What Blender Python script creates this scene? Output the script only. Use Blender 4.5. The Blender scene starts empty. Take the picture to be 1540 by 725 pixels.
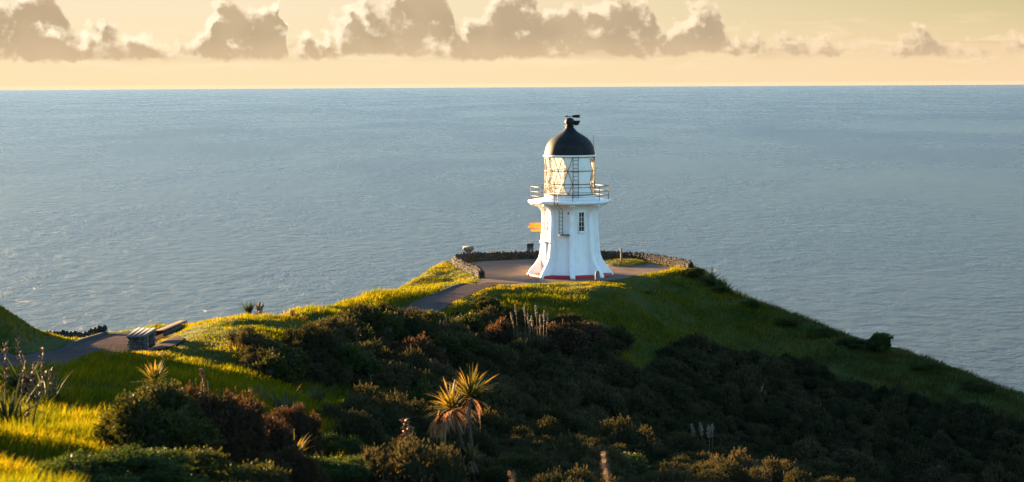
import bpy, math, random
import numpy as np
from mathutils import Matrix, Vector

R = math.radians
SC = bpy.context.scene
COL = SC.collection
rng = np.random.default_rng(7)
random.seed(7)

# ------------------------------------------------------------------ camera
F = 3090.0                      # focal length in photo pixels (1540 px wide)
CAMZ = 11.7                     # eye height over the lighthouse terrace (z = 0)
SEA = -165.0
cam_d = bpy.data.cameras.new('camera')
cam = bpy.data.objects.new('camera', cam_d)
COL.objects.link(cam)
cam_d.sensor_fit = 'HORIZONTAL'
cam_d.sensor_width = 36
cam_d.lens = 36 * F / 1540
cam_d.clip_start = 0.5
cam_d.clip_end = 300000
CM = Matrix.Rotation(R(90 - 4.38), 3, 'X') @ Matrix.Rotation(R(-0.316), 3, 'Z')
cam.matrix_world = Matrix.Translation((0, 0, CAMZ)) @ CM.to_4x4()
cam_d.dof.use_dof = True
cam_d.dof.focus_distance = 122
cam_d.dof.aperture_fstop = 2.8
SC.camera = cam

# ------------------------------------------------------------------ light
SUN_AZ, SUN_EL = 47.0, 5.5      # degrees left of the view axis, above the horizon
sun_dir = Vector((-math.sin(R(SUN_AZ)) * math.cos(R(SUN_EL)), math.cos(R(SUN_AZ)) * math.cos(R(SUN_EL)), math.sin(R(SUN_EL))))
sd = bpy.data.lights.new('sun', 'SUN')
sd.energy = 5.0
sd.angle = R(0.5)
sd.color = (1.0, 0.65, 0.32)
sun = bpy.data.objects.new('sun', sd)
sun.rotation_euler = sun_dir.to_track_quat('Z', 'Y').to_euler()
sun.location = (0, 0, 60)
COL.objects.link(sun)

vs = SC.view_settings
vs.view_transform = 'Standard'
vs.look = 'None'
vs.gamma = 1.0
vs.use_curve_mapping = False
EXPOSURE = 3.5
vs.exposure = EXPOSURE
try:
    SC.cycles.use_denoising = True
    SC.cycles.max_bounces = 8
    SC.cycles.transparent_max_bounces = 12
    SC.cycles.sample_clamp_indirect = 4.0
except Exception:
    pass


class NT:
    """small helper to write node graphs"""
    def __init__(self, tree):
        self.t = tree
        self.n = tree.nodes
        self.l = tree.links

    def node(self, kind, **kw):
        n = self.n.new(kind)
        for k, v in kw.items():
            setattr(n, k, v)
        return n

    def put(self, sock, v):
        if isinstance(v, bpy.types.NodeSocket):
            self.l.new(v, sock)
        else:
            sock.default_value = v

    def math(self, op, a, b=0.0, c=0.0, clamp=False):
        n = self.node('ShaderNodeMath', operation=op, use_clamp=clamp)
        self.put(n.inputs[0], a); self.put(n.inputs[1], b); self.put(n.inputs[2], c)
        return n.outputs[0]

    def vmath(self, op, a, b=(0, 0, 0)):
        n = self.node('ShaderNodeVectorMath', operation=op)
        self.put(n.inputs[0], a); self.put(n.inputs[1], b)
        return n.outputs['Value'] if op in ('LENGTH', 'DOT_PRODUCT', 'DISTANCE') else n.outputs[0]

    def smooth(self, v, a, b, lo=0.0, hi=1.0, interp='SMOOTHSTEP'):
        n = self.node('ShaderNodeMapRange', interpolation_type=interp, clamp=True)
        self.put(n.inputs[0], v)
        n.inputs[1].default_value = a; n.inputs[2].default_value = b
        n.inputs[3].default_value = lo; n.inputs[4].default_value = hi
        return n.outputs[0]

    def mix(self, f, a, b, blend='MIX'):
        n = self.node('ShaderNodeMix', data_type='RGBA', blend_type=blend)
        self.put(n.inputs[0], f)
        for s, v in ((n.inputs[6], a), (n.inputs[7], b)):
            if isinstance(v, tuple) and len(v) == 3:
                v = v + (1.0,)
            self.put(s, v)
        return n.outputs[2]

    def noise(self, vec, scale, detail=4.0, rough=0.55, dist=0.0, dims='3D'):
        n = self.node('ShaderNodeTexNoise', noise_dimensions=dims)
        self.put(n.inputs['Vector'], vec)
        n.inputs['Scale'].default_value = scale
        n.inputs['Detail'].default_value = detail
        n.inputs['Roughness'].default_value = rough
        n.inputs['Distortion'].default_value = dist
        return n.outputs['Fac']

    def comb(self, x, y, z=0.0):
        n = self.node('ShaderNodeCombineXYZ')
        self.put(n.inputs[0], x); self.put(n.inputs[1], y); self.put(n.inputs[2], z)
        return n.outputs[0]

    def sep(self, v):
        n = self.node('ShaderNodeSeparateXYZ')
        self.put(n.inputs[0], v)
        return n.outputs


# ------------------------------------------------------------------ sky: Nishita, a warm dusk band and a bank of cumulus
world = bpy.data.worlds.new('World')
SC.world = world
world.use_nodes = True

# outline of the cumulus bank: (azimuth in 1/3090 rad + 770, top as a height in the photo)
TOPS = [(-300, 30), (-200, 60), (-140, 20), (-60, 10), (0, 10), (40, 8), (62, -6), (92, -8), (103, 14), (118, 40), (130, 64), (150, 46), (165, 38), (180, 54), (200, 58), (236, 63), (250, 77), (280, 80),
        (300, 72), (318, 62), (328, 15), (345, 0), (362, 14), (376, 18), (396, 18), (415, 16), (424, 4), (431, 30), (436, 90), (446, 88), (455, 66), (468, 58), (482, 68), (490, 52), (505, 38),
        (520, 24), (532, 8), (560, 12), (580, 12), (600, 0), (620, -12), (660, -12), (672, 5), (685, 32), (692, 56), (700, 36), (720, 24), (748, 0), (790, -6), (806, 10), (816, 28), (830, 30),
        (845, 14), (856, 4), (870, 24), (885, 10), (912, 4), (932, -2), (952, 12), (980, 15), (988, 42), (996, 64), (1006, 44), (1030, 22), (1060, 15), (1082, 22), (1090, 60), (1110, 64),
        (1126, 52), (1142, 66), (1152, 80), (1166, 74), (1202, 62), (1216, 76), (1240, 63), (1262, 76), (1290, 78), (1312, 80), (1340, 58), (1370, 54), (1396, 64), (1412, 74), (1450, 77), (1500, 76),
        (1522, 65), (1542, 74), (1600, 40), (1680, 20), (1740, 50), (1840, 60)]
X0, X1 = -300.0, 1840.0


def build_cloud_group():
    g = bpy.data.node_groups.new('cloud_density', 'ShaderNodeTree')
    g.interface.new_socket('P', in_out='INPUT', socket_type='NodeSocketVector')
    g.interface.new_socket('D', in_out='OUTPUT', socket_type='NodeSocketFloat')
    t = NT(g)
    gi = t.node('NodeGroupInput'); go = t.node('NodeGroupOutput')
    p = gi.outputs[0]
    ps = t.vmath('MULTIPLY', p, (0.01, 0.01, 0.01))
    n1 = t.noise(ps, 2.7, 6.0, 0.50, 0.15, dims='2D')
    vo = t.node('ShaderNodeTexVoronoi', feature='F1', voronoi_dimensions='2D')
    t.put(vo.inputs['Vector'], t.vmath('ADD', ps, t.comb(t.math('MULTIPLY', n1, 0.16), t.math('MULTIPLY', n1, -0.12))))
    vo.inputs['Scale'].default_value = 5.0
    vo.inputs['Detail'].default_value = 2.0
    vo.inputs['Roughness'].default_value = 0.5
    x, y, z = t.sep(p)
    dev = t.math('SUBTRACT', n1, 0.5)
    fc = t.node('ShaderNodeFloatCurve')
    cu = fc.mapping.curves[0]
    fc.mapping.use_clip = False
    pts = [((a - X0) / (X1 - X0), (138 - b) / 160.0) for a, b in TOPS]
    while len(cu.points) < len(pts):
        cu.points.new(0.5, 0.5)
    for q, (a, b) in zip(cu.points, pts):
        q.location = (a, b)
        q.handle_type = 'AUTO_CLAMPED'
    fc.mapping.update()
    u = t.math('DIVIDE', t.math('SUBTRACT', t.math('ADD', x, t.math('MULTIPLY', dev, 40.0)), X0), X1 - X0)
    t.l.new(u, fc.inputs['Value'])
    top = t.math('ADD', t.math('MULTIPLY', fc.outputs[0], 160.0), t.math('MULTIPLY', t.math('SUBTRACT', x, 770.0), -0.0055))
    s = t.math('DIVIDE', t.math('SUBTRACT', top, y), 20.0)
    s = t.math('MAXIMUM', t.math('MINIMUM', s, 1.25), -1.6)
    s = t.math('ADD', s, t.math('MULTIPLY', dev, 2.6))
    s = t.math('ADD', s, t.math('MULTIPLY', t.math('SUBTRACT', 0.44, vo.outputs['Distance']), 0.85))
    lowf = t.noise(t.vmath('MULTIPLY', p, (0.006, 0.002, 0)), 1.0, 2.0, 0.5, 0.0, dims='2D')
    base = t.math('ADD', t.math('ADD', 39.0, t.math('MULTIPLY', t.math('SUBTRACT', lowf, 0.5), 34.0)), t.math('MULTIPLY', dev, 26.0))
    s = t.math('SUBTRACT', s, t.smooth(t.math('SUBTRACT', y, base), 11, -10, 0.0, 1.9))
    t.l.new(s, go.inputs[0])
    return g


def build_world():
    t = NT(world.node_tree)
    t.n.clear()
    out = t.node('ShaderNodeOutputWorld')
    bg = t.node('ShaderNodeBackground')
    t.l.new(bg.outputs[0], out.inputs[0])
    sky = t.node('ShaderNodeTexSky', sky_type='NISHITA')
    sky.sun_disc = False
    sky.sun_elevation = R(SUN_EL)
    sky.sun_rotation = R(-SUN_AZ)
    sky.air_density = 1.0
    sky.dust_density = 0.4
    sky.ozone_density = 2.5
    STR = 0.060
    tc = t.node('ShaderNodeTexCoord')
    d = t.vmath('NORMALIZE', tc.outputs['Generated'])
    x, y, z = t.sep(d)
    az = t.math('ARCTAN2', x, y)
    el = t.math('ARCSINE', z)
    elp = t.math('MULTIPLY', el, F)
    p = t.comb(t.math('ADD', t.math('MULTIPLY', az, F), 770.0), elp, 0.0)
    tow = t.vmath('DOT_PRODUCT', d, (-math.sin(R(SUN_AZ)), math.cos(R(SUN_AZ)), 0))
    side = t.smooth(tow, 0.36, 0.80)
    # warm dusk band (display values, divided by exposure and STR below)
    low = t.mix(side, (0.96, 0.69, 0.42), (1.0, 0.785, 0.47))
    high = t.mix(side, (0.58, 0.50, 0.23), (0.98, 0.82, 0.56))
    warm = t.mix(t.smooth(elp, 0, 150), low, high)
    k = t.math('MULTIPLY', t.smooth(el, R(2.4), R(7.0), 1.0, 0.0), t.smooth(tow, -0.25, 0.35))
    # clouds
    grp = build_cloud_group()
    ga = t.node('ShaderNodeGroup'); ga.node_tree = grp
    gb = t.node('ShaderNodeGroup'); gb.node_tree = grp
    t.l.new(p, ga.inputs[0])
    t.l.new(t.vmath('ADD', p, (-8, 9, 0)), gb.inputs[0])
    da, db = ga.outputs[0], gb.outputs[0]
    m = t.smooth(da, -0.40, 0.60)
    pn = t.noise(t.vmath('MULTIPLY', p, (0.016, 0.022, 0)), 1.0, 3.0, 0.5, 0.4, dims='2D')
    th = t.smooth(t.math('SUBTRACT', db, t.math('MULTIPLY', t.smooth(pn, 0.45, 0.75), 1.0)), -0.75, 0.65)
    lit = t.mix(side, (1.08, 0.77, 0.50), (1.25, 1.05, 0.76))
    shade = t.mix(side, (0.48, 0.38, 0.27), (0.53, 0.39, 0.24))
    ccol = t.mix(th, lit, shade)
    n_low = t.noise(t.vmath('MULTIPLY', p, (0.012, 0.012, 0)), 1.0, 2.0, 0.5, 0.0, dims='2D')
    up = t.smooth(elp, 36, 80)
    ccol = t.mix(t.math('MULTIPLY', t.math('SUBTRACT', 1.0, up), 0.5), ccol, (0.84, 0.60, 0.36))
    ccol = t.mix(t.math('MULTIPLY', t.smooth(n_low, 0.35, 0.7), 0.25), ccol, (0.80, 0.60, 0.38))
    # thin streaks under the bank
    st = t.noise(t.vmath('MULTIPLY', p, (0.010, 0.055, 0)), 1.0, 5.0, 0.6, 0.3, dims='2D')
    stm = t.math('MULTIPLY', t.smooth(st, 0.5, 0.72), t.math('MULTIPLY', t.smooth(elp, 12, 34), t.smooth(elp, 120, 60)))
    warm = t.mix(t.math('MULTIPLY', stm, 0.45), warm, (1.08, 0.86, 0.56))
    bd = t.noise(t.vmath('MULTIPLY', p, (0.009, 0.042, 0)), 1.0, 5.0, 0.55, 0.5, dims='2D')
    bm = t.math('MULTIPLY', t.smooth(bd, 0.42, 0.66), t.math('MULTIPLY', t.smooth(elp, 30, 44), t.smooth(elp, 72, 50)))
    warm = t.mix(t.math('MULTIPLY', bm, 0.75), warm, t.mix(side, (0.80, 0.55, 0.34), (0.80, 0.60, 0.37)))
    warm = t.mix(t.math('MULTIPLY', m, 0.93), warm, ccol)
    q = 1.0 / STR / 2 ** EXPOSURE
    scaled = t.vmath('MULTIPLY', warm, (q, q, q))
    c = t.mix(k, sky.outputs[0], scaled)
    t.l.new(c, bg.inputs[0])
    bg.inputs[1].default_value = STR
    world.cycles.sampling_method = 'NONE'


build_world()

# ------------------------------------------------------------------ object helpers


def tag(o, label=None, cat=None, group=None, kind=None):
    if label: o['label'] = label
    if cat: o['category'] = cat
    if group: o['group'] = group
    if kind: o['kind'] = kind
    return o


def empty(name, loc, rz=0.0):
    o = bpy.data.objects.new(name, None)
    o.empty_display_size = 0.2
    o.location = loc
    o.rotation_euler = (0, 0, rz)
    COL.objects.link(o)
    return o


class Geo:
    """collects vertices, faces and a per-vertex value, then becomes one mesh"""
    def __init__(self):
        self.v, self.f3, self.f4, self.a = [], [], [], []
        self.ng = []
        self.n = 0

    def add(self, v, f, a=None):
        v = np.asarray(v, float).reshape(-1, 3)
        f = np.asarray(f, int)
        if f.size:
            (self.f3 if f.shape[1] == 3 else self.f4).append(f + self.n)
        self.v.append(v)
        if a is None:
            a = np.full(len(v), rng.random())
        self.a.append(np.broadcast_to(np.asarray(a, float), (len(v),)))
        self.n += len(v)
        return self

    def ngon(self, idx_from_n0, v, a=None):
        v = np.asarray(v, float)
        self.ng.append([i + self.n for i in idx_from_n0])
        self.v.append(v)
        self.a.append(np.full(len(v), rng.random() if a is None else a))
        self.n += len(v)

    def arrays(self):
        v = np.concatenate(self.v) if self.v else np.zeros((0, 3))
        a = np.concatenate(self.a) if self.a else np.zeros(0)
        f3 = np.concatenate(self.f3) if self.f3 else np.zeros((0, 3), int)
        f4 = np.concatenate(self.f4) if self.f4 else np.zeros((0, 4), int)
        return v, f3, f4, a

    def mesh(self, name, mat, smooth=False):
        v, f3, f4, a = self.arrays()
        me = bpy.data.meshes.new(name)
        me.vertices.add(len(v))
        me.vertices.foreach_set('co', v.astype(np.float32).ravel())
        ngl = [len(x) for x in self.ng]
        nl = f3.size + f4.size + sum(ngl)
        me.loops.add(nl)
        loops = np.concatenate([f3.ravel(), f4.ravel()] + [np.array(x) for x in self.ng]).astype(np.int32)
        me.loops.foreach_set('vertex_index', loops)
        tot = np.concatenate([np.full(len(f3), 3), np.full(len(f4), 4), np.array(ngl, int)]).astype(np.int32)
        st = np.concatenate([[0], np.cumsum(tot)[:-1]]).astype(np.int32) if len(tot) else tot
        me.polygons.add(len(tot))
        me.polygons.foreach_set('loop_start', st)
        me.polygons.foreach_set('loop_total', tot)
        if smooth:
            me.polygons.foreach_set('use_smooth', np.ones(len(tot), bool))
        me.update(calc_edges=True)
        at = me.attributes.new('rnd', 'FLOAT', 'POINT')
        at.data.foreach_set('value', a.astype(np.float32))
        me.materials.append(mat)
        return me

    def build(self, name, mat, parent=None, smooth=False, loc=(0, 0, 0)):
        o = bpy.data.objects.new(name, self.mesh(name, mat, smooth))
        o.location = loc
        COL.objects.link(o)
        if parent is not None:
            o.parent = parent
        return o

    # ---- solids
    def box(self, c, s, rz=0.0, rx=0.0, a=None, taper=0.0):
        x, y, z = s[0] / 2, s[1] / 2, s[2] / 2
        k = 1 - taper
        v = np.array([[-x, -y, -z], [x, -y, -z], [x, y, -z], [-x, y, -z], [-x * k, -y * k, z], [x * k, -y * k, z], [x * k, y * k, z], [-x * k, y * k, z]])
        if rx:
            v = v @ np.array(Matrix.Rotation(rx, 3, 'X')).T
        if rz:
            v = v @ np.array(Matrix.Rotation(rz, 3, 'Z')).T
        f = [[0, 3, 2, 1], [4, 5, 6, 7], [0, 1, 5, 4], [1, 2, 6, 5], [2, 3, 7, 6], [3, 0, 4, 7]]
        return self.add(v + np.array(c), f, a)

    def tube(self, pts, rad, seg=6, a=None, cap=True):
        pts = np.asarray(pts, float)
        rad = np.broadcast_to(np.asarray(rad, float), (len(pts),))
        tan = np.gradient(pts, axis=0)
        tan /= np.linalg.norm(tan, axis=1)[:, None] + 1e-9
        ref = np.array([0.31, 0.17, 0.93]) if abs(tan[0][2]) < 0.9 else np.array([1.0, 0.1, 0.0])
        rings = []
        for p, t_, r in zip(pts, tan, rad):
            u = np.cross(t_, ref); u /= np.linalg.norm(u) + 1e-9
            w = np.cross(t_, u)
            an = np.arange(seg) / seg * 2 * math.pi
            rings.append(p + r * (np.cos(an)[:, None] * u + np.sin(an)[:, None] * w))
        v = np.concatenate(rings)
        f = []
        for i in range(len(pts) - 1):
            for j in range(seg):
                k = (j + 1) % seg
                f.append([i * seg + j, i * seg + k, (i + 1) * seg + k, (i + 1) * seg + j])
        n0 = self.n
        self.add(v, f, a)
        if cap:
            m = (len(pts) - 1) * seg
            self.ng.append([n0 + j for j in range(seg)][::-1])
            self.ng.append([n0 + m + j for j in range(seg)])
        return self

    def lathe(self, prof, seg=32, a=None, rot=0.0, c=(0, 0, 0), cap=True):
        """prof: list of (radius, z)"""
        prof = np.asarray(prof, float)
        an = np.arange(seg) / seg * 2 * math.pi + rot
        v = np.concatenate([np.stack([r * np.sin(an), -r * np.cos(an), np.full(seg, z)], 1) for r, z in prof]) + np.array(c)
        f = []
        for i in range(len(prof) - 1):
            for j in range(seg):
                k = (j + 1) % seg
                f.append([i * seg + j, i * seg + k, (i + 1) * seg + k, (i + 1) * seg + j])
        n0 = self.n
        self.add(v, f, a)
        if cap:
            if prof[0][0] > 1e-4: self.ng.append([n0 + j for j in range(seg)][::-1])
            if prof[-1][0] > 1e-4: self.ng.append([n0 + (len(prof) - 1) * seg + j for j in range(seg)])
        return self


def blob(r=1.0, nu=8, nv=6, jit=0.15):
    """lumpy low sphere: vertices, quads"""
    v, f = [], []
    for i in range(nv + 1):
        ph = -math.pi / 2 + math.pi * i / nv
        for j in range(nu):
            th = 2 * math.pi * j / nu
            k = r * (1 + rng.uniform(-jit, jit))
            v.append((k * math.cos(ph) * math.cos(th), k * math.cos(ph) * math.sin(th), k * math.sin(ph)))
    for i in range(nv):
        for j in range(nu):
            k = (j + 1) % nu
            f.append((i * nu + j, i * nu + k, (i + 1) * nu + k, (i + 1) * nu + j))
    return np.array(v), np.array(f)


# ------------------------------------------------------------------ noise and pixel helpers


def vnoise(x, y, seed=0):
    xi = np.floor(x).astype(np.int64); yi = np.floor(y).astype(np.int64)
    fx = x - xi; fy = y - yi
    fx = fx * fx * (3 - 2 * fx); fy = fy * fy * (3 - 2 * fy)

    def h(a, b):
        n = (a * 374761393 + b * 668265263 + seed * 1442695041) & 0xffffffff
        n = ((n ^ (n >> 13)) * 1274126177) & 0xffffffff
        return ((n ^ (n >> 16)) & 0xffff) / 65535.0
    return (h(xi, yi) * (1 - fx) + h(xi + 1, yi) * fx) * (1 - fy) + (h(xi, yi + 1) * (1 - fx) + h(xi + 1, yi + 1) * fx) * fy


def fbm(x, y, seed=0, oct=4):
    s = 0; a = 0.5
    for i in range(oct):
        s = s + a * (vnoise(x, y, seed + i) - 0.5)
        x = x * 2.03 + 11.3; y = y * 2.03 + 5.7; a *= 0.5
    return s


CMn = np.array(CM)


def ray_point(px, py, Y):
    """the point at depth Y seen at photo pixel (px, py)"""
    d = CMn @ np.array([(px - 770) / F, (362.5 - py) / F, -1.0])
    return np.array([0, 0, CAMZ]) + d * (Y / d[1])


def project(x, y, z):
    p = np.stack([x, y, z - CAMZ], -1) @ CMn
    return 770 + F * p[..., 0] / -p[..., 2], 362.5 - F * p[..., 1] / -p[..., 2]


# ------------------------------------------------------------------ terrain
PIX = [  # (px, py, depth): ground seen in the photograph
    (0, 730, 21), (200, 735, 24), (400, 740, 27), (550, 745, 31), (700, 752, 37), (850, 750, 40), (1000, 738, 43), (1150, 738, 46),
    (1000, 722, 46), (900, 694, 48),
    (560, 625, 60), (620, 605, 66), (700, 655, 62), (750, 610, 75), (620, 570, 80), (500, 565, 70), (450, 620, 48), (560, 685, 45),
    (350, 600, 45), (200, 600, 42), (100, 645, 34), (100, 690, 25), (250, 655, 33),
    (100, 563, 50), (300, 560, 54), (400, 545, 58),
    (20, 558, 48), (100, 538, 54), (180, 515, 63), (60, 528, 57), (0, 548, 51),
    (250, 505, 63), (300, 490, 67), (400, 489, 68), (480, 499, 66), (330, 516, 60), (450, 522, 60), (265, 489, 69), (225, 520, 60),
    (80, 514, 66), (130, 513, 66), (180, 508, 66),
    (500, 478, 92), (440, 467, 98), (540, 452, 106), (610, 437, 115), (690, 425, 118), (560, 478, 97), (640, 453, 108), (715, 435, 114),
    (620, 505, 92), (620, 545, 88), (700, 480, 105), (650, 512, 99),
    (650, 412, 128), (622, 433, 123),
    (800, 480, 107), (900, 480, 109), (900, 540, 101), (800, 545, 98), (750, 545, 92), (1000, 480, 115), (1000, 540, 106), (900, 605, 93),
    (1000, 625, 97), (1000, 685, 88),
    (1042, 409, 128), (1090, 441, 124.5), (1160, 463, 121.3), (1250, 497, 118.5), (1330, 520, 116.3), (1430, 554, 113.3), (1540, 594, 110.3),
    (1150, 540, 113), (1150, 620, 104), (1150, 700, 95), (1300, 600, 108), (1300, 700, 99), (1450, 625, 106), (1450, 722, 97), (1540, 655, 104),
    (1080, 480, 118), (1200, 520, 115),
    (800, 447, 113), (950, 440, 115.5),
]
WXY = [  # (x, y, z relative to the eye)
    (0, 0, -1.7), (-10, 0, -1.5), (10, 0, -2.4), (-30, 0, -1.5), (30, 0, -6), (0, 12, -3.0), (-6, 12, -2.8), (8, 14, -4.2),
    (3.5, 125, -11.7), (-2, 130, -11.7), (-3, 134, -11.7), (4, 136, -11.7), (9, 131, -11.7), (10.5, 127.5, -11.7), (0, 119, -11.7), (6, 119.5, -11.7),
    (3, 130, -11.7), (7, 124, -11.7),
    (-8, 80, -10.1), (-10, 86, -10.4),
    (10, 75, -17), (15, 86, -19), (20, 80, -20), (5, 72, -14.6), (10, 62, -13.8), (20, 62, -16.5), (14, 46, -11.5), (25, 92, -20), (30, 70, -21), (50, 60, -26), (40, 95, -21),
    (-13.9, 60, -7.5), (-14.1, 56, -7.2), (-15, 60, -6.35), (-16.2, 59, -5.1), (-17.6, 58, -4.5), (-22, 58, -4.1), (-28, 58, -3.9), (-16, 53, -5.2), (-19, 52, -4.5),  # left hill; its unseen rise is shaped to shade the path and slope
    (-20, 46, -4.75), (-26, 42, -4.7), (-15.5, 46, -6.0), (-30, 34, -5.0), (-12, 36, -5.5), (-20, 28, -4.7), (-15, 20, -3.7), (-40, 50, -3.5), (-14.3, 50, -6.7),
    (-13.2, 66.5, -8.2), (-40, 20, -3.0), (-55, 60, -4),
]
ctrl = [tuple(ray_point(*p)) for p in PIX] + [(x, y, z + CAMZ) for x, y, z in WXY]
ctrl = np.array(ctrl)


def tps_k(r2):
    return 0.5 * r2 * np.log(r2 + 1e-9)


_n = len(ctrl)
_d2 = ((ctrl[:, None, :2] - ctrl[None, :, :2]) ** 2).sum(-1)
_A = np.zeros((_n + 3, _n + 3))
_A[:_n, :_n] = tps_k(_d2) + np.eye(_n) * 0.08
_A[:_n, _n] = 1; _A[:_n, _n + 1:] = ctrl[:, :2]
_A[_n, :_n] = 1; _A[_n + 1:, :_n] = ctrl[:, :2].T
_w = np.linalg.solve(_A, np.concatenate([ctrl[:, 2], [0, 0, 0]]))


def tps(x, y):
    x = np.asarray(x, float); y = np.asarray(y, float)
    sh = x.shape
    x = x.ravel(); y = y.ravel()
    out = np.zeros(len(x))
    for i in range(0, len(x), 20000):
        s = slice(i, i + 20000)
        r2 = (x[s, None] - ctrl[None, :, 0]) ** 2 + (y[s, None] - ctrl[None, :, 1]) ** 2
        out[s] = tps_k(r2) @ _w[:_n] + _w[_n] + _w[_n + 1] * x[s] + _w[_n + 2] * y[s]
    return out.reshape(sh)


LAND = np.array([
    (-70, 64), (-45, 66), (-30, 66), (-18, 63.5), (-15.9, 62.5), (-15.5, 65.6), (-14.6, 66.8), (-13.2, 67.2), (-12.2, 68.2), (-12.0, 69.5), (-11.4, 70.6), (-9, 71.5), (-8.0, 76),
    (-9.0, 87), (-10.3, 97.5), (-8.1, 106.5), (-6.3, 116), (-6.4, 123), (-5.0, 130), (-4.3, 135.6), (-1, 138.2), (3, 139), (6.5, 138.4),
    (9.5, 135), (11.4, 131.5), (12.0, 128.6), (13.0, 125), (15.4, 121.7), (18.5, 118.9), (21.2, 116.7), (24.3, 113.7), (27.6, 110.7), (45, 96), (60, 80),
    (72, 40), (60, -8), (-70, -8)], float)


def poly_dist(x, y, poly, closed=True):
    """nearest distance, nearest point, inside flag"""
    x = np.asarray(x, float); y = np.asarray(y, float)
    best = np.full(x.shape, 1e18); bx = np.zeros(x.shape); by = np.zeros(x.shape)
    ins = np.zeros(x.shape, bool)
    n = len(poly)
    for i in range(n if closed else n - 1):
        a = poly[i]; b = poly[(i + 1) % n]
        dx, dy = b - a
        t = np.clip(((x - a[0]) * dx + (y - a[1]) * dy) / (dx * dx + dy * dy), 0, 1)
        qx = a[0] + t * dx; qy = a[1] + t * dy
        d = (x - qx) ** 2 + (y - qy) ** 2
        m = d < best
        best = np.where(m, d, best); bx = np.where(m, qx, bx); by = np.where(m, qy, by)
        if closed:
            c = ((a[1] > y) != (b[1] > y)) & (x < dx * (y - a[1]) / (dy if abs(dy) > 1e-12 else 1e-12) + a[0])
            ins ^= c
    return np.sqrt(best), bx, by, ins


def smooth_line(pts, n=60):
    p = np.asarray(pts, float)
    for _ in range(3):
        q = np.empty((2 * len(p) - 2, p.shape[1]))
        q[0::2] = p[:-1] * 0.75 + p[1:] * 0.25
        q[1::2] = p[:-1] * 0.25 + p[1:] * 0.75
        p = np.concatenate([p[:1], q, p[-1:]])
    s = np.concatenate([[0], np.cumsum(np.linalg.norm(np.diff(p, axis=0), axis=1))])
    u = np.linspace(0, s[-1], n)
    return np.stack([np.interp(u, s, p[:, k]) for k in range(p.shape[1])], 1)


# paved areas
UPPER_PATH = smooth_line([(-0.6, 120.5), (-1.6, 117.6), (-3.0, 112.6), (-4.3, 107), (-5.4, 101.6), (-6.4, 97), (-7.6, 91), (-8.9, 83), (-9.7, 76), (-10.6, 71)], 70)
LOWER_PATH = smooth_line([(-12.15, 66.6), (-12.3, 62), (-12.35, 56), (-12.3, 50), (-12.5, 43), (-13.2, 34), (-14, 24)], 70)
PAD = np.array([(-11.7, 58.9), (-10.4, 58.8), (-9.75, 60.0), (-9.9, 61.8), (-11.2, 63.2), (-12.0, 62.0)])
PAVE = smooth_line([(-1.9, 122.5), (-1.9, 123.8), (-2.1, 126), (-3.1, 130), (-3.4, 134), (-1.0, 136.2), (3, 137.0), (6, 136.5), (8.3, 134.2), (9.7, 131.4), (10.6, 128.9),
                    (9.4, 127.6), (7.6, 125.2), (6.5, 121.8), (3.2, 120.6), (0.9, 119.6), (-0.7, 118.2), (-2.2, 119.0), (-1.9, 122.5)], 90)[:-1]
ISLAND_C, ISLAND_R = np.array((7.2, 132.6)), (1.45, 2.0)


def height(x, y, bumps=True):
    x = np.asarray(x, float); y = np.asarray(y, float)
    d, bx, by, ins = poly_dist(x, y, LAND)
    z = tps(np.where(ins, x, bx), np.where(ins, y, by))
    out = np.where(ins, 0.0, d)
    for ln, half in ((UPPER_PATH, 1.1), (LOWER_PATH, 1.25)):
        dl, qx, qy, _ = poly_dist(x, y, ln, False)
        kk = np.clip(1 - (dl - half) / 0.7, 0, 1)
        kk = kk * kk * (3 - 2 * kk)
        sel = kk > 0
        if sel.any():
            zz = np.zeros(z.shape); zz[sel] = tps(qx[sel], qy[sel])
            z = np.where(sel, z * (1 - kk) + zz * kk, z)
    # terrace is level
    dt, _, _, it = poly_dist(x, y, PAVE)
    k = np.where(it, 1.0, np.clip(1 - dt / 2.0, 0, 1))
    k = k * k * (3 - 2 * k)
    z = z * (1 - k) + 0.0 * k - k * 0.0
    if bumps:
        dp = np.minimum(poly_dist(x, y, UPPER_PATH, False)[0] - 0.9, poly_dist(x, y, LOWER_PATH, False)[0] - 1.1)
        dp = np.minimum(dp, np.where(it, 0, dt))
        d5, _, _, i5 = poly_dist(x, y, PAD)
        dp = np.minimum(dp, np.where(i5, 0, d5))
        q = np.clip(dp / 1.5, 0, 1)
        z = z + q * (0.42 * fbm(x * 0.45, y * 0.30, 3, 3) + 0.22 * fbm(x * 1.3, y * 1.1, 9, 3) + 0.16 * fbm(x * 0.22 + y * 0.25, y * 1.5, 14, 2))
    z = z - 1.25 * (out * out / (out + 1.0)) + np.clip(out / 6, 0, 1) * 3.5 * fbm(x * 0.16, y * 0.16, 21, 4)
    return np.maximum(z, SEA - 8)


def ground(px, Y):
    """ground point straight under photo column px at depth Y"""
    p = ray_point(px, 400, Y)
    z = float(height(np.array([p[0]]), np.array([Y]))[0])
    return np.array([p[0], Y, z])


SCRUB_PX = np.array([(375, 530), (470, 517), (520, 507), (545, 492), (556, 490), (620, 496), (700, 488), (735, 476), (755, 482), (800, 494), (840, 490), (894, 498), (930, 522),
                     (898, 538), (935, 562), (957, 572), (1003, 570), (996, 542), (1014, 530), (1063, 534), (1104, 544), (1189, 556), (1250, 575), (1365, 612), (1440, 628), (1540, 656), (1700, 700), (1700, 900), (560, 900), (545, 700),
                     (530, 650), (585, 610), (600, 575), (510, 580), (450, 565), (390, 562)], float)


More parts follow.
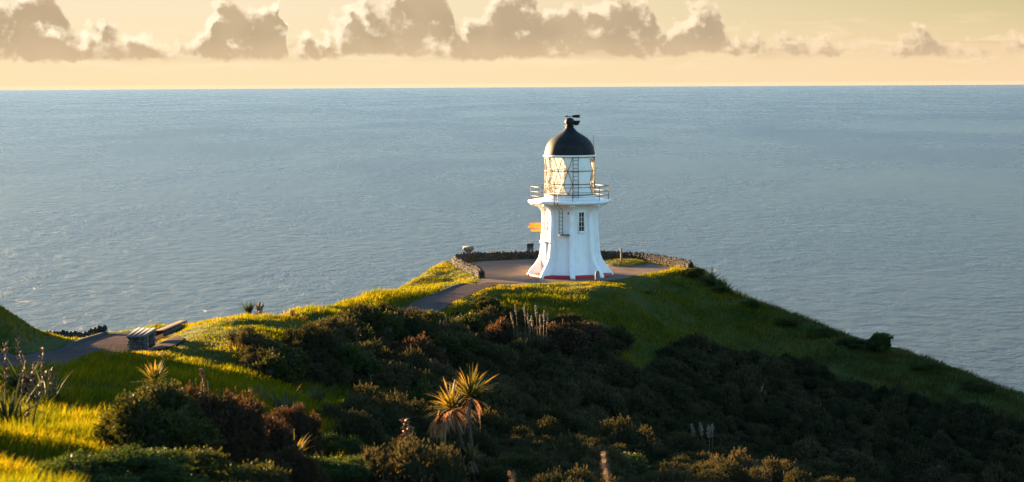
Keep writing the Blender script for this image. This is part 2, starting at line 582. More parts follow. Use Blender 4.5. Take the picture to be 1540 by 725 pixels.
def scrub_mask(x, y, z):
    px, py = project(x, np.maximum(y, 5), z)
    d, _, _, ins = poly_dist(px + 25 * fbm(x * 0.5, y * 0.5, 31, 3), py + 25 * fbm(x * 0.5, y * 0.5, 37, 3), SCRUB_PX)
    return np.where(ins, 1.0, np.clip(1 - d / 14, 0, 1)) * (y > 20)


def paved_dist(x, y):
    d1 = poly_dist(x, y, UPPER_PATH, False)[0] - 0.95
    d2 = poly_dist(x, y, LOWER_PATH, False)[0] - 1.12
    d3, _, _, i3 = poly_dist(x, y, PAVE)
    d4, _, _, i4 = poly_dist(x, y, PAD)
    return np.minimum(np.minimum(d1, d2), np.minimum(np.where(i3, -d3, d3), np.where(i4, -d4, d4)))


# ------------------------------------------------------------------ materials


def material(name):
    m = bpy.data.materials.new(name)
    m.use_nodes = True
    t = NT(m.node_tree)
    t.n.clear()
    out = t.node('ShaderNodeOutputMaterial')
    return m, t, out


def principled(name, col, rough=0.7, var=0.15, scale=8.0, metal=0.0, bump=0.0, bscale=30.0, spec=0.4, dirt=None, dirt_scale=2.0, dirt_amt=0.5, streak=None):
    m, t, out = material(name)
    b = t.node('ShaderNodeBsdfPrincipled')
    t.l.new(b.outputs[0], out.inputs[0])
    tc = t.node('ShaderNodeTexCoord')
    o = tc.outputs['Object']
    n = t.noise(o, scale, 5.0, 0.6)
    c = t.mix(t.smooth(n, 0.3, 0.7, interp='LINEAR'), tuple(x * (1 - var) for x in col), tuple(min(1, x * (1 + var)) for x in col))
    if dirt:
        dn = t.smooth(t.noise(o, dirt_scale, 6.0, 0.65, 0.5), 0.48, 0.72)
        c = t.mix(t.math('MULTIPLY', dn, dirt_amt), c, dirt)
    if streak:
        sn = t.noise(t.vmath('MULTIPLY', o, (5.0, 5.0, 0.45)), 1.0, 5.0, 0.65, 0.2)
        c = t.mix(t.math('MULTIPLY', t.smooth(sn, 0.55, 0.75), 0.5), c, streak)
    t.l.new(c, b.inputs['Base Color'])
    b.inputs['Roughness'].default_value = rough
    b.inputs['Metallic'].default_value = metal
    b.inputs['Specular IOR Level'].default_value = spec
    if bump:
        bp = t.node('ShaderNodeBump')
        bp.inputs['Strength'].default_value = bump
        bp.inputs['Distance'].default_value = 0.02
        t.l.new(t.noise(o, bscale, 4.0, 0.6), bp.inputs['Height'])
        t.l.new(bp.outputs[0], b.inputs['Normal'])
    return m


def foliage(name, cols, trans=0.35, tcol=None, gloss=0.06, pos_scale=0.6, tip=None):
    """leaf material; cols = (dark, mid, light) own colours spread by the leaf's random value and by place"""
    m, t, out = material(name)
    at = t.node('ShaderNodeAttribute', attribute_name='rnd')
    geo = t.node('ShaderNodeNewGeometry')
    n = t.noise(geo.outputs['Position'], pos_scale, 4.0, 0.6)
    v = t.math('ADD', t.math('MULTIPLY', at.outputs['Fac'], 0.6), t.math('MULTIPLY', t.smooth(n, 0.3, 0.7, interp='LINEAR'), 0.4))
    cr = t.node('ShaderNodeValToRGB')
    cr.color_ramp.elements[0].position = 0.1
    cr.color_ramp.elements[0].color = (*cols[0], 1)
    cr.color_ramp.elements[1].position = 0.95
    cr.color_ramp.elements[1].color = (*cols[2], 1)
    e = cr.color_ramp.elements.new(0.55)
    e.color = (*cols[1], 1)
    t.l.new(v, cr.inputs[0])
    c = cr.outputs[0]
    df = t.node('ShaderNodeBsdfDiffuse'); t.l.new(c, df.inputs[0])
    tr = t.node('ShaderNodeBsdfTranslucent')
    t.l.new(t.mix(1.0, c, (tcol or (1.6, 1.5, 0.7)) + (1.0,), 'MULTIPLY'), tr.inputs[0])
    mx = t.node('ShaderNodeMixShader'); mx.inputs[0].default_value = trans
    t.l.new(df.outputs[0], mx.inputs[1]); t.l.new(tr.outputs[0], mx.inputs[2])
    res = mx.outputs[0]
    if gloss:
        gl = t.node('ShaderNodeBsdfGlossy'); gl.inputs['Roughness'].default_value = 0.45
        gl.inputs[0].default_value = (0.8, 0.8, 0.8, 1)
        m2 = t.node('ShaderNodeMixShader'); m2.inputs[0].default_value = gloss
        t.l.new(res, m2.inputs[1]); t.l.new(gl.outputs[0], m2.inputs[2])
        res = m2.outputs[0]
    t.l.new(res, out.inputs[0])
    return m


M = {}
M['grass'] = foliage('grass_blades', ((0.014, 0.038, 0.004), (0.046, 0.074, 0.006), (0.14, 0.115, 0.011)), 0.58, (2.7, 1.7, 0.35), 0.0, 0.35)
M['dry_grass'] = foliage('dry_grass_blades', ((0.016, 0.022, 0.006), (0.034, 0.038, 0.010), (0.080, 0.064, 0.022)), 0.45, (1.9, 1.5, 0.6), 0.0, 0.35)
M['leaf'] = foliage('shrub_leaves', ((0.010, 0.016, 0.006), (0.028, 0.036, 0.009), (0.080, 0.074, 0.014)), 0.32, (1.8, 1.4, 0.5), 0.015, 0.8)
M['leaf_brown'] = foliage('brown_shrub_leaves', ((0.017, 0.015, 0.010), (0.042, 0.032, 0.018), (0.085, 0.056, 0.028)), 0.28, (1.8, 1.1, 0.5), 0.01, 0.8)
M['leaf_green'] = foliage('green_shrub_leaves', ((0.009, 0.020, 0.006), (0.026, 0.045, 0.010), (0.065, 0.080, 0.016)), 0.32, (1.8, 1.5, 0.5), 0.015, 0.8)
M['scrub'] = foliage('scrub_leaves', ((0.017, 0.023, 0.012), (0.045, 0.044, 0.023), (0.090, 0.070, 0.040)), 0.22, (1.5, 1.2, 0.6), 0.0, 0.16)
M['flax'] = foliage('flax_blades', ((0.008, 0.016, 0.007), (0.020, 0.032, 0.013), (0.050, 0.055, 0.020)), 0.3, (1.6, 1.4, 0.5), 0.025, 1.0)
M['flax_stalk'] = foliage('flax_flower_stalk', ((0.06, 0.035, 0.020), (0.14, 0.075, 0.04), (0.24, 0.14, 0.07)), 0.2, None, 0.04, 2.0)
M['cabbage'] = foliage('cabbage_tree_leaves', ((0.04, 0.058, 0.010), (0.11, 0.10, 0.018), (0.25, 0.15, 0.045)), 0.42, (1.6, 1.2, 0.45), 0.03, 2.0)
M['dead_leaf'] = foliage('dead_leaves', ((0.10, 0.055, 0.025), (0.20, 0.11, 0.05), (0.32, 0.19, 0.10)), 0.3, (1.3, 1.0, 0.7), 0.04, 2.0)
M['plume'] = foliage('plume', ((0.13, 0.12, 0.095), (0.19, 0.175, 0.14), (0.27, 0.25, 0.20)), 0.4, (1.2, 1.1, 0.9), 0.0, 3.0)
M['twig'] = foliage('grey_twigs', ((0.035, 0.032, 0.028), (0.065, 0.058, 0.050), (0.11, 0.095, 0.08)), 0.0, None, 0.02, 2.0)
M['bark'] = principled('bark', (0.055, 0.040, 0.026), 0.9, 0.35, 14, bump=0.6, bscale=25)
M['white'] = principled('white_paint', (0.80, 0.80, 0.80), 0.55, 0.03, 3.0, bump=0.12, bscale=9, dirt=(0.58, 0.54, 0.48), dirt_scale=1.3, dirt_amt=0.35, streak=(0.56, 0.50, 0.42))
M['cream'] = principled('lantern_white_metal', (0.78, 0.77, 0.72), 0.45, 0.04, 3.0, dirt=(0.45, 0.36, 0.25), dirt_scale=3.0, dirt_amt=0.3)
M['red'] = principled('red_paint', (0.36, 0.018, 0.022), 0.6, 0.15, 6.0)
M['black'] = principled('black_dome_paint', (0.012, 0.012, 0.013), 0.6, 0.25, 3.0, dirt=(0.06, 0.05, 0.04), dirt_scale=2.0, dirt_amt=0.25, spec=0.16)
M['iron'] = principled('rail_iron', (0.10, 0.075, 0.055), 0.6, 0.3, 10.0, metal=0.3)
M['rusty'] = principled('lattice_bar', (0.16, 0.10, 0.06), 0.6, 0.3, 10.0)
M['dark'] = principled('dark_glass_backing', (0.035, 0.025, 0.018), 0.15, 0.2, 4.0, spec=0.6)
M['brass'] = principled('brass', (0.50, 0.42, 0.28), 0.3, 0.15, 6.0, metal=0.8)
M['sign'] = principled('yellow_sign_paint', (0.62, 0.26, 0.02), 0.5, 0.08, 6.0)
M['stone'] = principled('dark_wall_stone', (0.036, 0.033, 0.029), 0.9, 0.45, 2.2, bump=0.8, bscale=9, dirt=(0.09, 0.075, 0.055), dirt_scale=2.6, dirt_amt=0.4, spec=0.1)
M['bench_stone'] = principled('stacked_stone', (0.075, 0.072, 0.066), 0.9, 0.45, 5.0, bump=0.6, bscale=14)
M['slab'] = principled('weathered_board', (0.085, 0.092, 0.10), 0.9, 0.2, 6.0, bump=0.2, spec=0.05)
M['plank'] = principled('walkway_board', (0.060, 0.040, 0.030), 0.9, 0.25, 5.0, spec=0.1)
M['kerb'] = principled('kerb_concrete', (0.065, 0.068, 0.066), 0.9, 0.15, 5.0, bump=0.3, spec=0.0)
M['post'] = principled('grey_post', (0.16, 0.14, 0.12), 0.9, 0.35, 8.0, bump=0.5, bscale=12)
M['plaque'] = principled('grey_plaque', (0.11, 0.105, 0.10), 0.8, 0.15, 6.0)
M['pave'] = principled('paving', (0.165, 0.124, 0.096), 0.85, 0.18, 0.9, bump=0.5, bscale=22, dirt=(0.22, 0.17, 0.13), dirt_scale=0.5, dirt_amt=0.6, spec=0.0)
M['path'] = principled('brown_path', (0.085, 0.066, 0.058), 0.85, 0.18, 1.2, bump=0.5, bscale=22, dirt=(0.11, 0.085, 0.072), dirt_scale=0.6, dirt_amt=0.6, spec=0.0)


def glass_material():
    m, t, out = material('lantern_glass')
    tr = t.node('ShaderNodeBsdfTransparent'); tr.inputs[0].default_value = (0.93, 0.96, 0.96, 1)
    gl = t.node('ShaderNodeBsdfGlossy'); gl.inputs['Roughness'].default_value = 0.05
    df = t.node('ShaderNodeBsdfDiffuse'); df.inputs[0].default_value = (0.75, 0.75, 0.72, 1)
    tl = t.node('ShaderNodeBsdfTranslucent'); tl.inputs[0].default_value = (0.8, 0.8, 0.76, 1)
    a = t.node('ShaderNodeMixShader'); a.inputs[0].default_value = 0.5
    t.l.new(df.outputs[0], a.inputs[1]); t.l.new(tl.outputs[0], a.inputs[2])
    b = t.node('ShaderNodeMixShader'); b.inputs[0].default_value = 0.28      # brightness of the lantern interior mixed in as diffuse white
    t.l.new(tr.outputs[0], b.inputs[1]); t.l.new(a.outputs[0], b.inputs[2])
    fr = t.node('ShaderNodeFresnel'); fr.inputs[0].default_value = 1.45
    c = t.node('ShaderNodeMixShader')
    t.l.new(fr.outputs[0], c.inputs[0]); t.l.new(b.outputs[0], c.inputs[1]); t.l.new(gl.outputs[0], c.inputs[2])
    t.l.new(c.outputs[0], out.inputs[0])
    return m


M['glass'] = glass_material()


def terrain_material():
    m, t, out = material('headland_ground')
    geo = t.node('ShaderNodeNewGeometry')
    p = geo.outputs['Position']
    at = t.node('ShaderNodeAttribute', attribute_name='rnd')     # 1 grass, 0 scrub floor
    n1 = t.noise(p, 0.35, 5.0, 0.6)
    n2 = t.noise(p, 3.0, 5.0, 0.65)
    g = t.mix(t.smooth(n1, 0.3, 0.7), (0.022, 0.038, 0.006), (0.045, 0.056, 0.009))
    g = t.mix(t.math('MULTIPLY', t.smooth(n2, 0.5, 0.75), 0.5), g, (0.055, 0.046, 0.015))
    s = t.mix(t.smooth(n1, 0.35, 0.65), (0.020, 0.021, 0.011), (0.034, 0.032, 0.015))
    c = t.mix(at.outputs['Fac'], s, g)
    # rock on the cliffs
    nz = t.sep(geo.outputs['Normal'])[2]
    c = t.mix(t.smooth(nz, 0.72, 0.55), c, t.mix(n2, (0.06, 0.05, 0.035), (0.14, 0.12, 0.09)))
    b = t.node('ShaderNodeBsdfPrincipled')
    t.l.new(c, b.inputs['Base Color'])
    b.inputs['Roughness'].default_value = 0.95
    b.inputs['Specular IOR Level'].default_value = 0.1
    bp = t.node('ShaderNodeBump'); bp.inputs['Strength'].default_value = 0.7; bp.inputs['Distance'].default_value = 0.08
    t.l.new(t.noise(p, 6.0, 5.0, 0.6), bp.inputs['Height'])
    t.l.new(bp.outputs[0], b.inputs['Normal'])
    t.l.new(b.outputs[0], out.inputs[0])
    return m


M['ground'] = terrain_material()


def sea_material():
    m, t, out = material('sea_water')
    geo = t.node('ShaderNodeNewGeometry')
    p = geo.outputs['Position']
    w1 = t.noise(t.vmath('MULTIPLY', p, (0.055, 0.030, 0.0)), 1.0, 6.0, 0.68, 0.3)
    w2 = t.noise(t.vmath('MULTIPLY', p, (0.30, 0.17, 0.0)), 1.0, 3.0, 0.65, 0.3)
    pat = t.noise(t.vmath('MULTIPLY', p, (0.0014, 0.00045, 0.0)), 1.0, 10.0, 0.68, 0.4)
    w0 = t.noise(t.vmath('MULTIPLY', p, (0.010, 0.0045, 0.0)), 1.0, 3.0, 0.6, 0.3)
    h = t.math('ADD', t.math('MULTIPLY', w1, 11.0), t.math('MULTIPLY', w2, 2.1))
    h = t.math('ADD', h, t.math('MULTIPLY', w0, 9.0))
    bp = t.node('ShaderNodeBump')
    bp.inputs['Strength'].default_value = 1.0
    bp.inputs['Distance'].default_value = 1.0
    t.l.new(h, bp.inputs['Height'])
    b = t.node('ShaderNodeBsdfPrincipled')
    t.l.new(t.mix(t.smooth(pat, 0.3, 0.7), (0.014, 0.028, 0.050), (0.022, 0.038, 0.064)), b.inputs['Base Color'])
    b.inputs['IOR'].default_value = 1.33
    b.inputs['Specular IOR Level'].default_value = 0.086
    b.inputs['Specular Tint'].default_value = (0.90, 0.94, 1.0, 1)
    t.put(b.inputs['Roughness'], t.smooth(pat, 0.3, 0.7, 0.235, 0.315))
    t.l.new(bp.outputs[0], b.inputs['Normal'])
    t.l.new(b.outputs[0], out.inputs[0])
    return m


M['sea'] = sea_material()

# ------------------------------------------------------------------ sea and land


def build_sea():
    rad = [0.0] + list(np.geomspace(40, 99000, 60))
    seg = 180
    an = np.arange(seg) / seg * 2 * math.pi
    v = [(0, 60, SEA)]
    for r in rad[1:]:
        v += [(r * math.cos(a), 60 + r * math.sin(a), SEA) for a in an]
    g = Geo()
    f3 = [(0, 1 + j, 1 + (j + 1) % seg) for j in range(seg)]
    f4 = []
    for i in range(len(rad) - 2):
        for j in range(seg):
            k = (j + 1) % seg
            f4.append((1 + i * seg + j, 1 + (i + 1) * seg + j, 1 + (i + 1) * seg + k, 1 + i * seg + k))
    g.add(v, f3, 0.5)
    g.f4.append(np.array(f4))
    return tag(g.build('sea', M['sea']), 'grey blue ocean stretching to the horizon', 'sea', kind='structure')


build_sea()


def build_haze():
    m, t, out = material('haze_air')
    v = t.node('ShaderNodeVolumePrincipled')
    v.inputs['Color'].default_value = (0.86, 0.90, 1.0, 1)
    v.inputs['Density'].default_value = 3e-7
    v.inputs['Anisotropy'].default_value = 0.0
    t.l.new(v.outputs[0], out.inputs['Volume'])
    g = Geo()
    g.box((0, 0, (SEA - 9 + 13.5) / 2), (210000, 210000, 13.5 - (SEA - 9)))
    o = g.build('haze', m)
    tag(o, 'thin warm evening haze over the sea', 'haze', kind='stuff')


build_haze()


def axis(segs):
    out = []
    for a, b, s in segs:
        out += list(np.arange(a, b, s))
    return np.array(out)


def build_land():
    xs = axis([(-260, -70, 12), (-70, -32, 2.0), (-32, -18, 0.7), (-18, 30, 0.36), (30, 74, 1.6), (74, 262, 12)])
    ys = axis([(-120, -8, 8), (-8, 14, 1.5), (14, 140, 0.4), (140, 160, 1.5), (160, 340, 10)])
    X, Y = np.meshgrid(xs, ys)
    Z = height(X, Y)
    _, _, _, it = poly_dist(X, Y, PAVE)
    Z = np.where(it, -0.04, Z)
    pd = paved_dist(X, Y)
    Z = np.where((pd < 0.1) & ~it, Z - 0.05, Z)
    g = 1 - scrub_mask(X, Y, Z)
    nx, ny = len(xs), len(ys)
    idx = np.arange(nx * ny).reshape(ny, nx)
    f = np.stack([idx[:-1, :-1], idx[:-1, 1:], idx[1:, 1:], idx[1:, :-1]], -1).reshape(-1, 4)
    ge = Geo()
    ge.add(np.stack([X, Y, Z], -1).reshape(-1, 3), f, g.ravel())
    return tag(ge.build('headland_terrain', M['ground'], smooth=True), 'grassy headland falling in cliffs to the sea', 'terrain', kind='structure')


build_land()


def strip(line, w0, w1, dz, sub=5):
    """draped ribbon"""
    tan = np.gradient(line, axis=0)
    tan /= np.linalg.norm(tan, axis=1)[:, None]
    nor = np.stack([tan[:, 1], -tan[:, 0]], 1)
    u = np.linspace(w0, w1, sub)
    P = line[:, None, :] + nor[:, None, :] * u[None, :, None]
    Z = height(P[..., 0], P[..., 1]) + dz
    v = np.concatenate([P, Z[..., None]], -1)
    n = len(line)
    idx = np.arange(n * sub).reshape(n, sub)
    f = np.stack([idx[:-1, :-1], idx[:-1, 1:], idx[1:, 1:], idx[1:, :-1]], -1).reshape(-1, 4)
    return v.reshape(-1, 3), f


def kerb_run(g, line, off, w, h, dz=0.0, ref=None):
    tan = np.gradient(line, axis=0)
    tan /= np.linalg.norm(tan, axis=1)[:, None]
    nor = np.stack([tan[:, 1], -tan[:, 0]], 1)
    secs = []
    for o, zz in ((off - w / 2, -0.12), (off - w / 2, h), (off + w / 2, h), (off + w / 2, -0.12)):
        P = line + nor * o
        Q = P if ref is None else line + nor * ref
        Z = height(Q[:, 0], Q[:, 1]) + zz + dz
        secs.append(np.concatenate([P, Z[:, None]], 1))
    v = np.stack(secs, 1).reshape(-1, 3)
    n = len(line)
    f = []
    for i in range(n - 1):
        for j in range(3):
            f.append((i * 4 + j, i * 4 + j + 1, i * 4 + 4 + j + 1, i * 4 + 4 + j))
    f += [(0, 1, 2, 3), ((n - 1) * 4 + 3, (n - 1) * 4 + 2, (n - 1) * 4 + 1, (n - 1) * 4)]
    g.add(v, f)


def build_paving():
    c = np.array([3.6, 127.5])
    ring = [c + (PAVE - c) * k for k in (0.2, 0.45, 0.7, 0.88, 1.0)]
    n = len(PAVE)
    v = [(c[0], c[1], 0.0)] + [(p[0], p[1], 0.0) for r in ring for p in r]
    g = Geo()
    f3 = [(0, 1 + j, 1 + (j + 1) % n) for j in range(n)]
    f4 = [(1 + i * n + j, 1 + (i + 1) * n + j, 1 + (i + 1) * n + (j + 1) % n, 1 + i * n + (j + 1) % n) for i in range(4) for j in range(n)]
    g.add(v, f3, 0.5); g.f4.append(np.array(f4))
    tag(g.build('terrace_paving', M['pave']), 'level brown paving round the lighthouse', 'paving', kind='structure')
    g = Geo()
    g.add(*strip(UPPER_PATH, -0.95, 0.95, 0.012, 6))
    tag(g.build('upper_path', M['path'], smooth=True), 'brown path climbing to the lighthouse terrace', 'path', kind='structure')
    g = Geo()
    g.add(*strip(LOWER_PATH, -1.1, 1.1, 0.015, 7))
    tag(g.build('lower_path', M['path'], smooth=True), 'brown path passing the bench', 'path', kind='structure')
    # bench pad
    g = Geo()
    cc = PAD.mean(0)
    pp = smooth_line(np.concatenate([PAD, PAD[:1]]), 40)[:-1]
    rr = [cc + (pp - cc) * k for k in (0.35, 0.7, 1.0)]
    P = np.concatenate([[cc]] + rr)
    Z = height(P[:, 0], P[:, 1]) + 0.008
    n = len(pp)
    f3 = [(0, 1 + j, 1 + (j + 1) % n) for j in range(n)]
    f4 = [(1 + i * n + j, 1 + (i + 1) * n + j, 1 + (i + 1) * n + (j + 1) % n, 1 + i * n + (j + 1) % n) for i in range(2) for j in range(n)]
    g.add(np.concatenate([P, Z[:, None]], 1), f3, 0.5); g.f4.append(np.array(f4))
    tag(g.build('bench_paving', M['path'], smooth=True), 'brown paved pad under the bench', 'paving', kind='structure')
    # kerbs
    g = Geo()
    kerb_run(g, LOWER_PATH[:52], 1.12, 0.12, 0.09, ref=0.9)
    tag(g.build('path_kerb', M['kerb']), 'pale concrete kerb at the foot of the left hill', 'kerb', kind='structure')
    g = Geo()
    kerb_run(g, LOWER_PATH[8:60], -1.15, 0.10, 0.03)
    tag(g.build('path_edging', M['kerb']), 'thin concrete edging between path and grass slope', 'kerb', kind='structure')
    g = Geo()
    kerb_run(g, UPPER_PATH[3:60], 1.02, 0.14, 0.05)
    tag(g.build('path_edging', M['kerb']), 'thin concrete edging on the seaward side of the upper path', 'kerb', kind='structure')
    # grass bed by the wall
    g = Geo()
    rings = []
    for k, zz in ((1.0, -0.03), (1.0, 0.12), (0.93, 0.13), (0.6, 0.20), (0.25, 0.24)):
        an = np.arange(40) / 40 * 2 * math.pi
        rings.append(np.stack([ISLAND_C[0] + ISLAND_R[0] * k * np.cos(an), ISLAND_C[1] + ISLAND_R[1] * k * np.sin(an), zz + 0.03 * np.sin(5 * an) * (k < 0.9)], 1))
    f4 = [(i * 40 + j, i * 40 + (j + 1) % 40, (i + 1) * 40 + (j + 1) % 40, (i + 1) * 40 + j) for i in range(4) for j in range(40)]
    g.add(np.concatenate(rings), f4, 1.0)
    g.ng.append([160 + j for j in range(40)])
    tag(g.build('grass_bed', M['ground'], smooth=False), 'raised grass bed edged with stone by the terrace wall', 'grass bed', kind='structure')


build_paving()

# ------------------------------------------------------------------ the lighthouse
LX, LY = 3.54, 125.0
LROT = R(2.0)
OCT = [LROT + i * math.pi / 4 for i in range(8)]         # rib angles, 0 = towards the camera, clockwise to the right


def pol(r, a, z):
    return np.array([r * math.sin(a), -r * math.cos(a), z])


def face_frame(k):
    """centre angle and axes of the wall between rib k and k+1"""
    a = OCT[k] + math.pi / 8
    out = np.array([math.sin(a), -math.cos(a), 0]); side = np.array([math.cos(a), math.sin(a), 0])
    return a, out, side


def oriented_box(g, c, side, out, s, a=None):
    """box with half sizes s along side, out and z"""
    up = np.array([0, 0, 1.0])
    v = []
    for dz in (-1, 1):
        for ds, do in ((-1, -1), (1, -1), (1, 1), (-1, 1)):
            v.append(c + side * ds * s[0] + out * do * s[1] + up * dz * s[2])
    f = [[0, 3, 2, 1], [4, 5, 6, 7], [0, 1, 5, 4], [1, 2, 6, 5], [2, 3, 7, 6], [3, 0, 4, 7]]
    g.add(v, f, a)


def build_lighthouse():
    root = empty('lighthouse', (LX, LY, 0))
    tag(root, 'white octagonal lighthouse with black dome standing on the paved terrace', 'lighthouse')
    RW = 1.60                                         # wall corner radius
    AP = RW * math.cos(math.pi / 8)
    # tower wall, octagonal with a slight flare at the foot
    g = Geo()
    g.lathe([(1.92, 0.0), (1.80, 0.25), (1.70, 0.7), (1.63, 1.4), (RW, 2.2), (RW, 4.0), (1.72, 4.25), (1.95, 4.40)], 8, rot=LROT)
    g.build('tower', M['white'], root)
    # ribs: fins that sweep out at foot and head
    prof = [(2.63, 0.0), (2.63, 0.10), (2.47, 0.38), (2.27, 0.60), (2.10, 0.82), (1.97, 1.02), (1.89, 1.22), (1.83, 1.5), (1.79, 1.9), (1.745, 2.7), (1.71, 3.4), (1.71, 3.75),
            (1.76, 3.98), (1.90, 4.16), (2.14, 4.29), (2.38, 4.345), (2.38, 4.40)]
    for k in range(8):
        a = OCT[k]
        out = np.array([math.sin(a), -math.cos(a), 0]); side = np.array([math.cos(a), math.sin(a), 0])
        g = Geo()
        v, f = [], []
        for (r, z) in prof:
            w = 0.15
            v += [out * 1.2 - side * w + [0, 0, z], out * (r - 0.03) - side * w + [0, 0, z], out * r - side * (w - 0.03) + [0, 0, z],
                  out * r + side * (w - 0.03) + [0, 0, z], out * (r - 0.03) + side * w + [0, 0, z], out * 1.2 + side * w + [0, 0, z]]
        for i in range(len(prof) - 1):
            for j in range(5):
                f.append((i * 6 + j, i * 6 + j + 1, i * 6 + 6 + j + 1, i * 6 + 6 + j))
        g.add(v, f)
        m = (len(prof) - 1) * 6
        g.ng.append([5, 4, 3, 2, 1, 0]); g.ng.append([m + j for j in range(6)])
        g.build('rib', M['white'], root)
    # red painted plinth between the rib feet
    g = Geo()
    g.lathe([(2.61, -0.03), (2.61, 0.14), (1.7, 0.15)], 8, rot=LROT)
    g.build('plinth', M['red'], root)
    # gallery slab with moulded edge
    g = Geo()
    g.lathe([(1.9, 4.403), (2.36, 4.405), (2.50, 4.46), (2.54, 4.50), (2.54, 4.63), (2.48, 4.65), (1.5, 4.67)], 8, rot=LROT)
    g.build('gallery', M['white'], root)
    # lantern murette: white flared base
    g = Geo()
    g.lathe([(1.84, 4.672), (1.72, 4.72), (1.58, 4.80), (1.52, 4.92), (1.51, 5.0)], 16, rot=LROT)
    g.build('lantern_base', M['white'], root)
    # lantern glazing: triangular lattice on 16 columns
    RL = 1.53
    rows = [4.98, 5.62, 6.42, 7.26]
    off = R(-6.0)
    st = 2 * math.pi / 16

    def node(r_, i):
        return pol(RL, off + i * st + (0.5 * st if r_ % 2 == 1 else 0.0), rows[r_])
    bars, glass, blank = Geo(), Geo(), Geo()
    for r_ in range(3):
        for i in range(16):
            a0, a1 = node(r_, i), node(r_, i + 1)
            if r_ % 2 == 0:
                up0, upm = node(r_ + 1, i), node(r_ + 1, i - 1)
            else:
                up0, upm = node(r_ + 1, i + 1), node(r_ + 1, i)
            tris = [(a0, a1, up0)]
            if r_ % 2 == 0:
                tris.append((a0, up0, upm))
                diag = [(a0, up0), (a0, upm)]
            else:
                tris.append((a0, up0, upm))
                diag = [(a0, up0), (a0, upm)]
            for tr in tris:
                m = sum(tr) / 3
                ang = math.degrees(math.atan2(m[0], -m[1]))
                tgt = blank if -8 < ang < 55 else glass
                tgt.add([q * np.array([0.985, 0.985, 1]) for q in tr], [[0, 1, 2]])
            for q0, q1 in diag:
                am = math.degrees(math.atan2((q0 + q1)[0], -(q0 + q1)[1]))
                if 4 < am < 50:
                    continue
                bars.tube([q0, q1], 0.018, 5)
    for r_ in range(4):
        ring = [pol(RL, a, rows[r_]) for a in np.linspace(0, 2 * math.pi, 49)]
        bars.tube(ring, 0.026 if r_ in (1, 2) else 0.035, 5)
    lat = bars.build('lantern_lattice', M['rusty'], root)
    glass.build('lantern_glass', M['glass'], root)
    blank.build('blank_panel', M['cream'], root)
    # inside: pedestal, lamp and lens
    g = Geo()
    g.lathe([(0.85, 4.9), (0.80, 5.2), (0.55, 5.45), (0.5, 5.7)], 20)
    g.build('lamp_pedestal', M['cream'], root, True)
    g = Geo()
    g.lathe([(0.40, 5.70), (0.50, 5.85), (0.53, 6.1), (0.50, 6.35), (0.38, 6.5), (0.12, 6.6)], 20)
    for z in (5.72, 6.5):
        g.lathe([(0.56, z), (0.56, z + 0.06), (0.4, z + 0.07)], 20)
    g.build('lamp', M['brass'], root, True)
    # cornice under the dome
    g = Geo()
    g.lathe([(1.50, 7.25), (1.60, 7.27), (1.62, 7.31), (1.60, 7.36), (1.52, 7.38)], 48)
    g.build('eaves_ring', M['cream'], root, True)
    # dome
    g = Geo()
    g.lathe([(1.52, 7.34), (1.53, 7.40), (1.515, 7.58), (1.47, 7.78), (1.39, 8.0), (1.26, 8.2), (1.09, 8.38), (0.86, 8.54), (0.63, 8.67), (0.46, 8.79), (0.35, 8.9), (0.27, 9.0),
             (0.235, 9.06), (0.235, 9.1)], 48)
    g.build('dome', M['black'], root, True)
    g = Geo()
    g.lathe([(0.30, 9.09), (0.30, 9.14), (0.2, 9.16), (0.25, 9.2), (0.29, 9.32), (0.29, 9.40), (0.25, 9.52), (0.14, 9.60), (0.03, 9.63)], 24)
    ball = g.build('ventilator', M['black'], root, True)
    g = Geo()                                            # cowl wing on the ventilator
    wing = [(0.20, 9.22), (0.34, 9.15), (0.52, 9.16), (0.63, 9.38), (0.62, 9.45), (0.42, 9.44), (0.20, 9.46)]
    n = len(wing)
    v = [(x, -0.02, z) for x, z in wing] + [(x, 0.02, z) for x, z in wing]
    g.add(v, [(i, (i + 1) % n, n + (i + 1) % n, n + i) for i in range(n)])
    g.ng.append(list(range(n))[::-1]); g.ng.append([n + i for i in range(n)])
    g.build('cowl_wing', M['black'], ball)
    # weather vane: arrow
    g = Geo()
    g.tube([(0, 0, 9.6), (0, 0, 9.73)], 0.02, 6)
    g.tube([(-0.3, 0, 9.70), (0.5, 0, 9.70)], 0.018, 6)
    for pts in ([(-0.32, 9.70), (-0.20, 9.735), (-0.13, 9.755), (-0.08, 9.70), (-0.13, 9.645), (-0.20, 9.665)],
                [(0.12, 9.70), (0.20, 9.775), (0.66, 9.795), (0.60, 9.70), (0.66, 9.605), (0.20, 9.625)]):
        n = len(pts)
        v = [(x, -0.012, z) for x, z in pts] + [(x, 0.012, z) for x, z in pts]
        n0 = g.n
        g.add(v, [(i, (i + 1) % n, n + (i + 1) % n, n + i) for i in range(n)])
        g.ng.append([n0 + i for i in range(n)][::-1]); g.ng.append([n0 + n + i for i in range(n)])
    g.build('weather_vane', M['black'], root)
    # gallery railing
    g = Geo()
    RR = 2.36
    cs = [pol(RR, a, 0) for a in OCT]
    for c in cs:
        g.tube([c + [0, 0, 4.62], c + [0, 0, 5.47]], 0.022, 6)
    for i in range(8):
        for z, r in ((5.46, 0.021), (5.16, 0.014), (4.90, 0.012)):
            g.tube([cs[i] + [0, 0, z], cs[(i + 1) % 8] + [0, 0, z]], r, 5)
    g.build('railing', M['iron'], root)
    # ladder up the lantern
    _, out, side = face_frame(0)
    a = R(11)
    out = np.array([math.sin(a), -math.cos(a), 0]); side = np.array([math.cos(a), math.sin(a), 0])
    g = Geo()
    for s in (-0.16, 0.16):
        g.tube([out * 1.62 + side * s + [0, 0, 4.8], out * 1.62 + side * s + [0, 0, 7.3]], 0.02, 5)
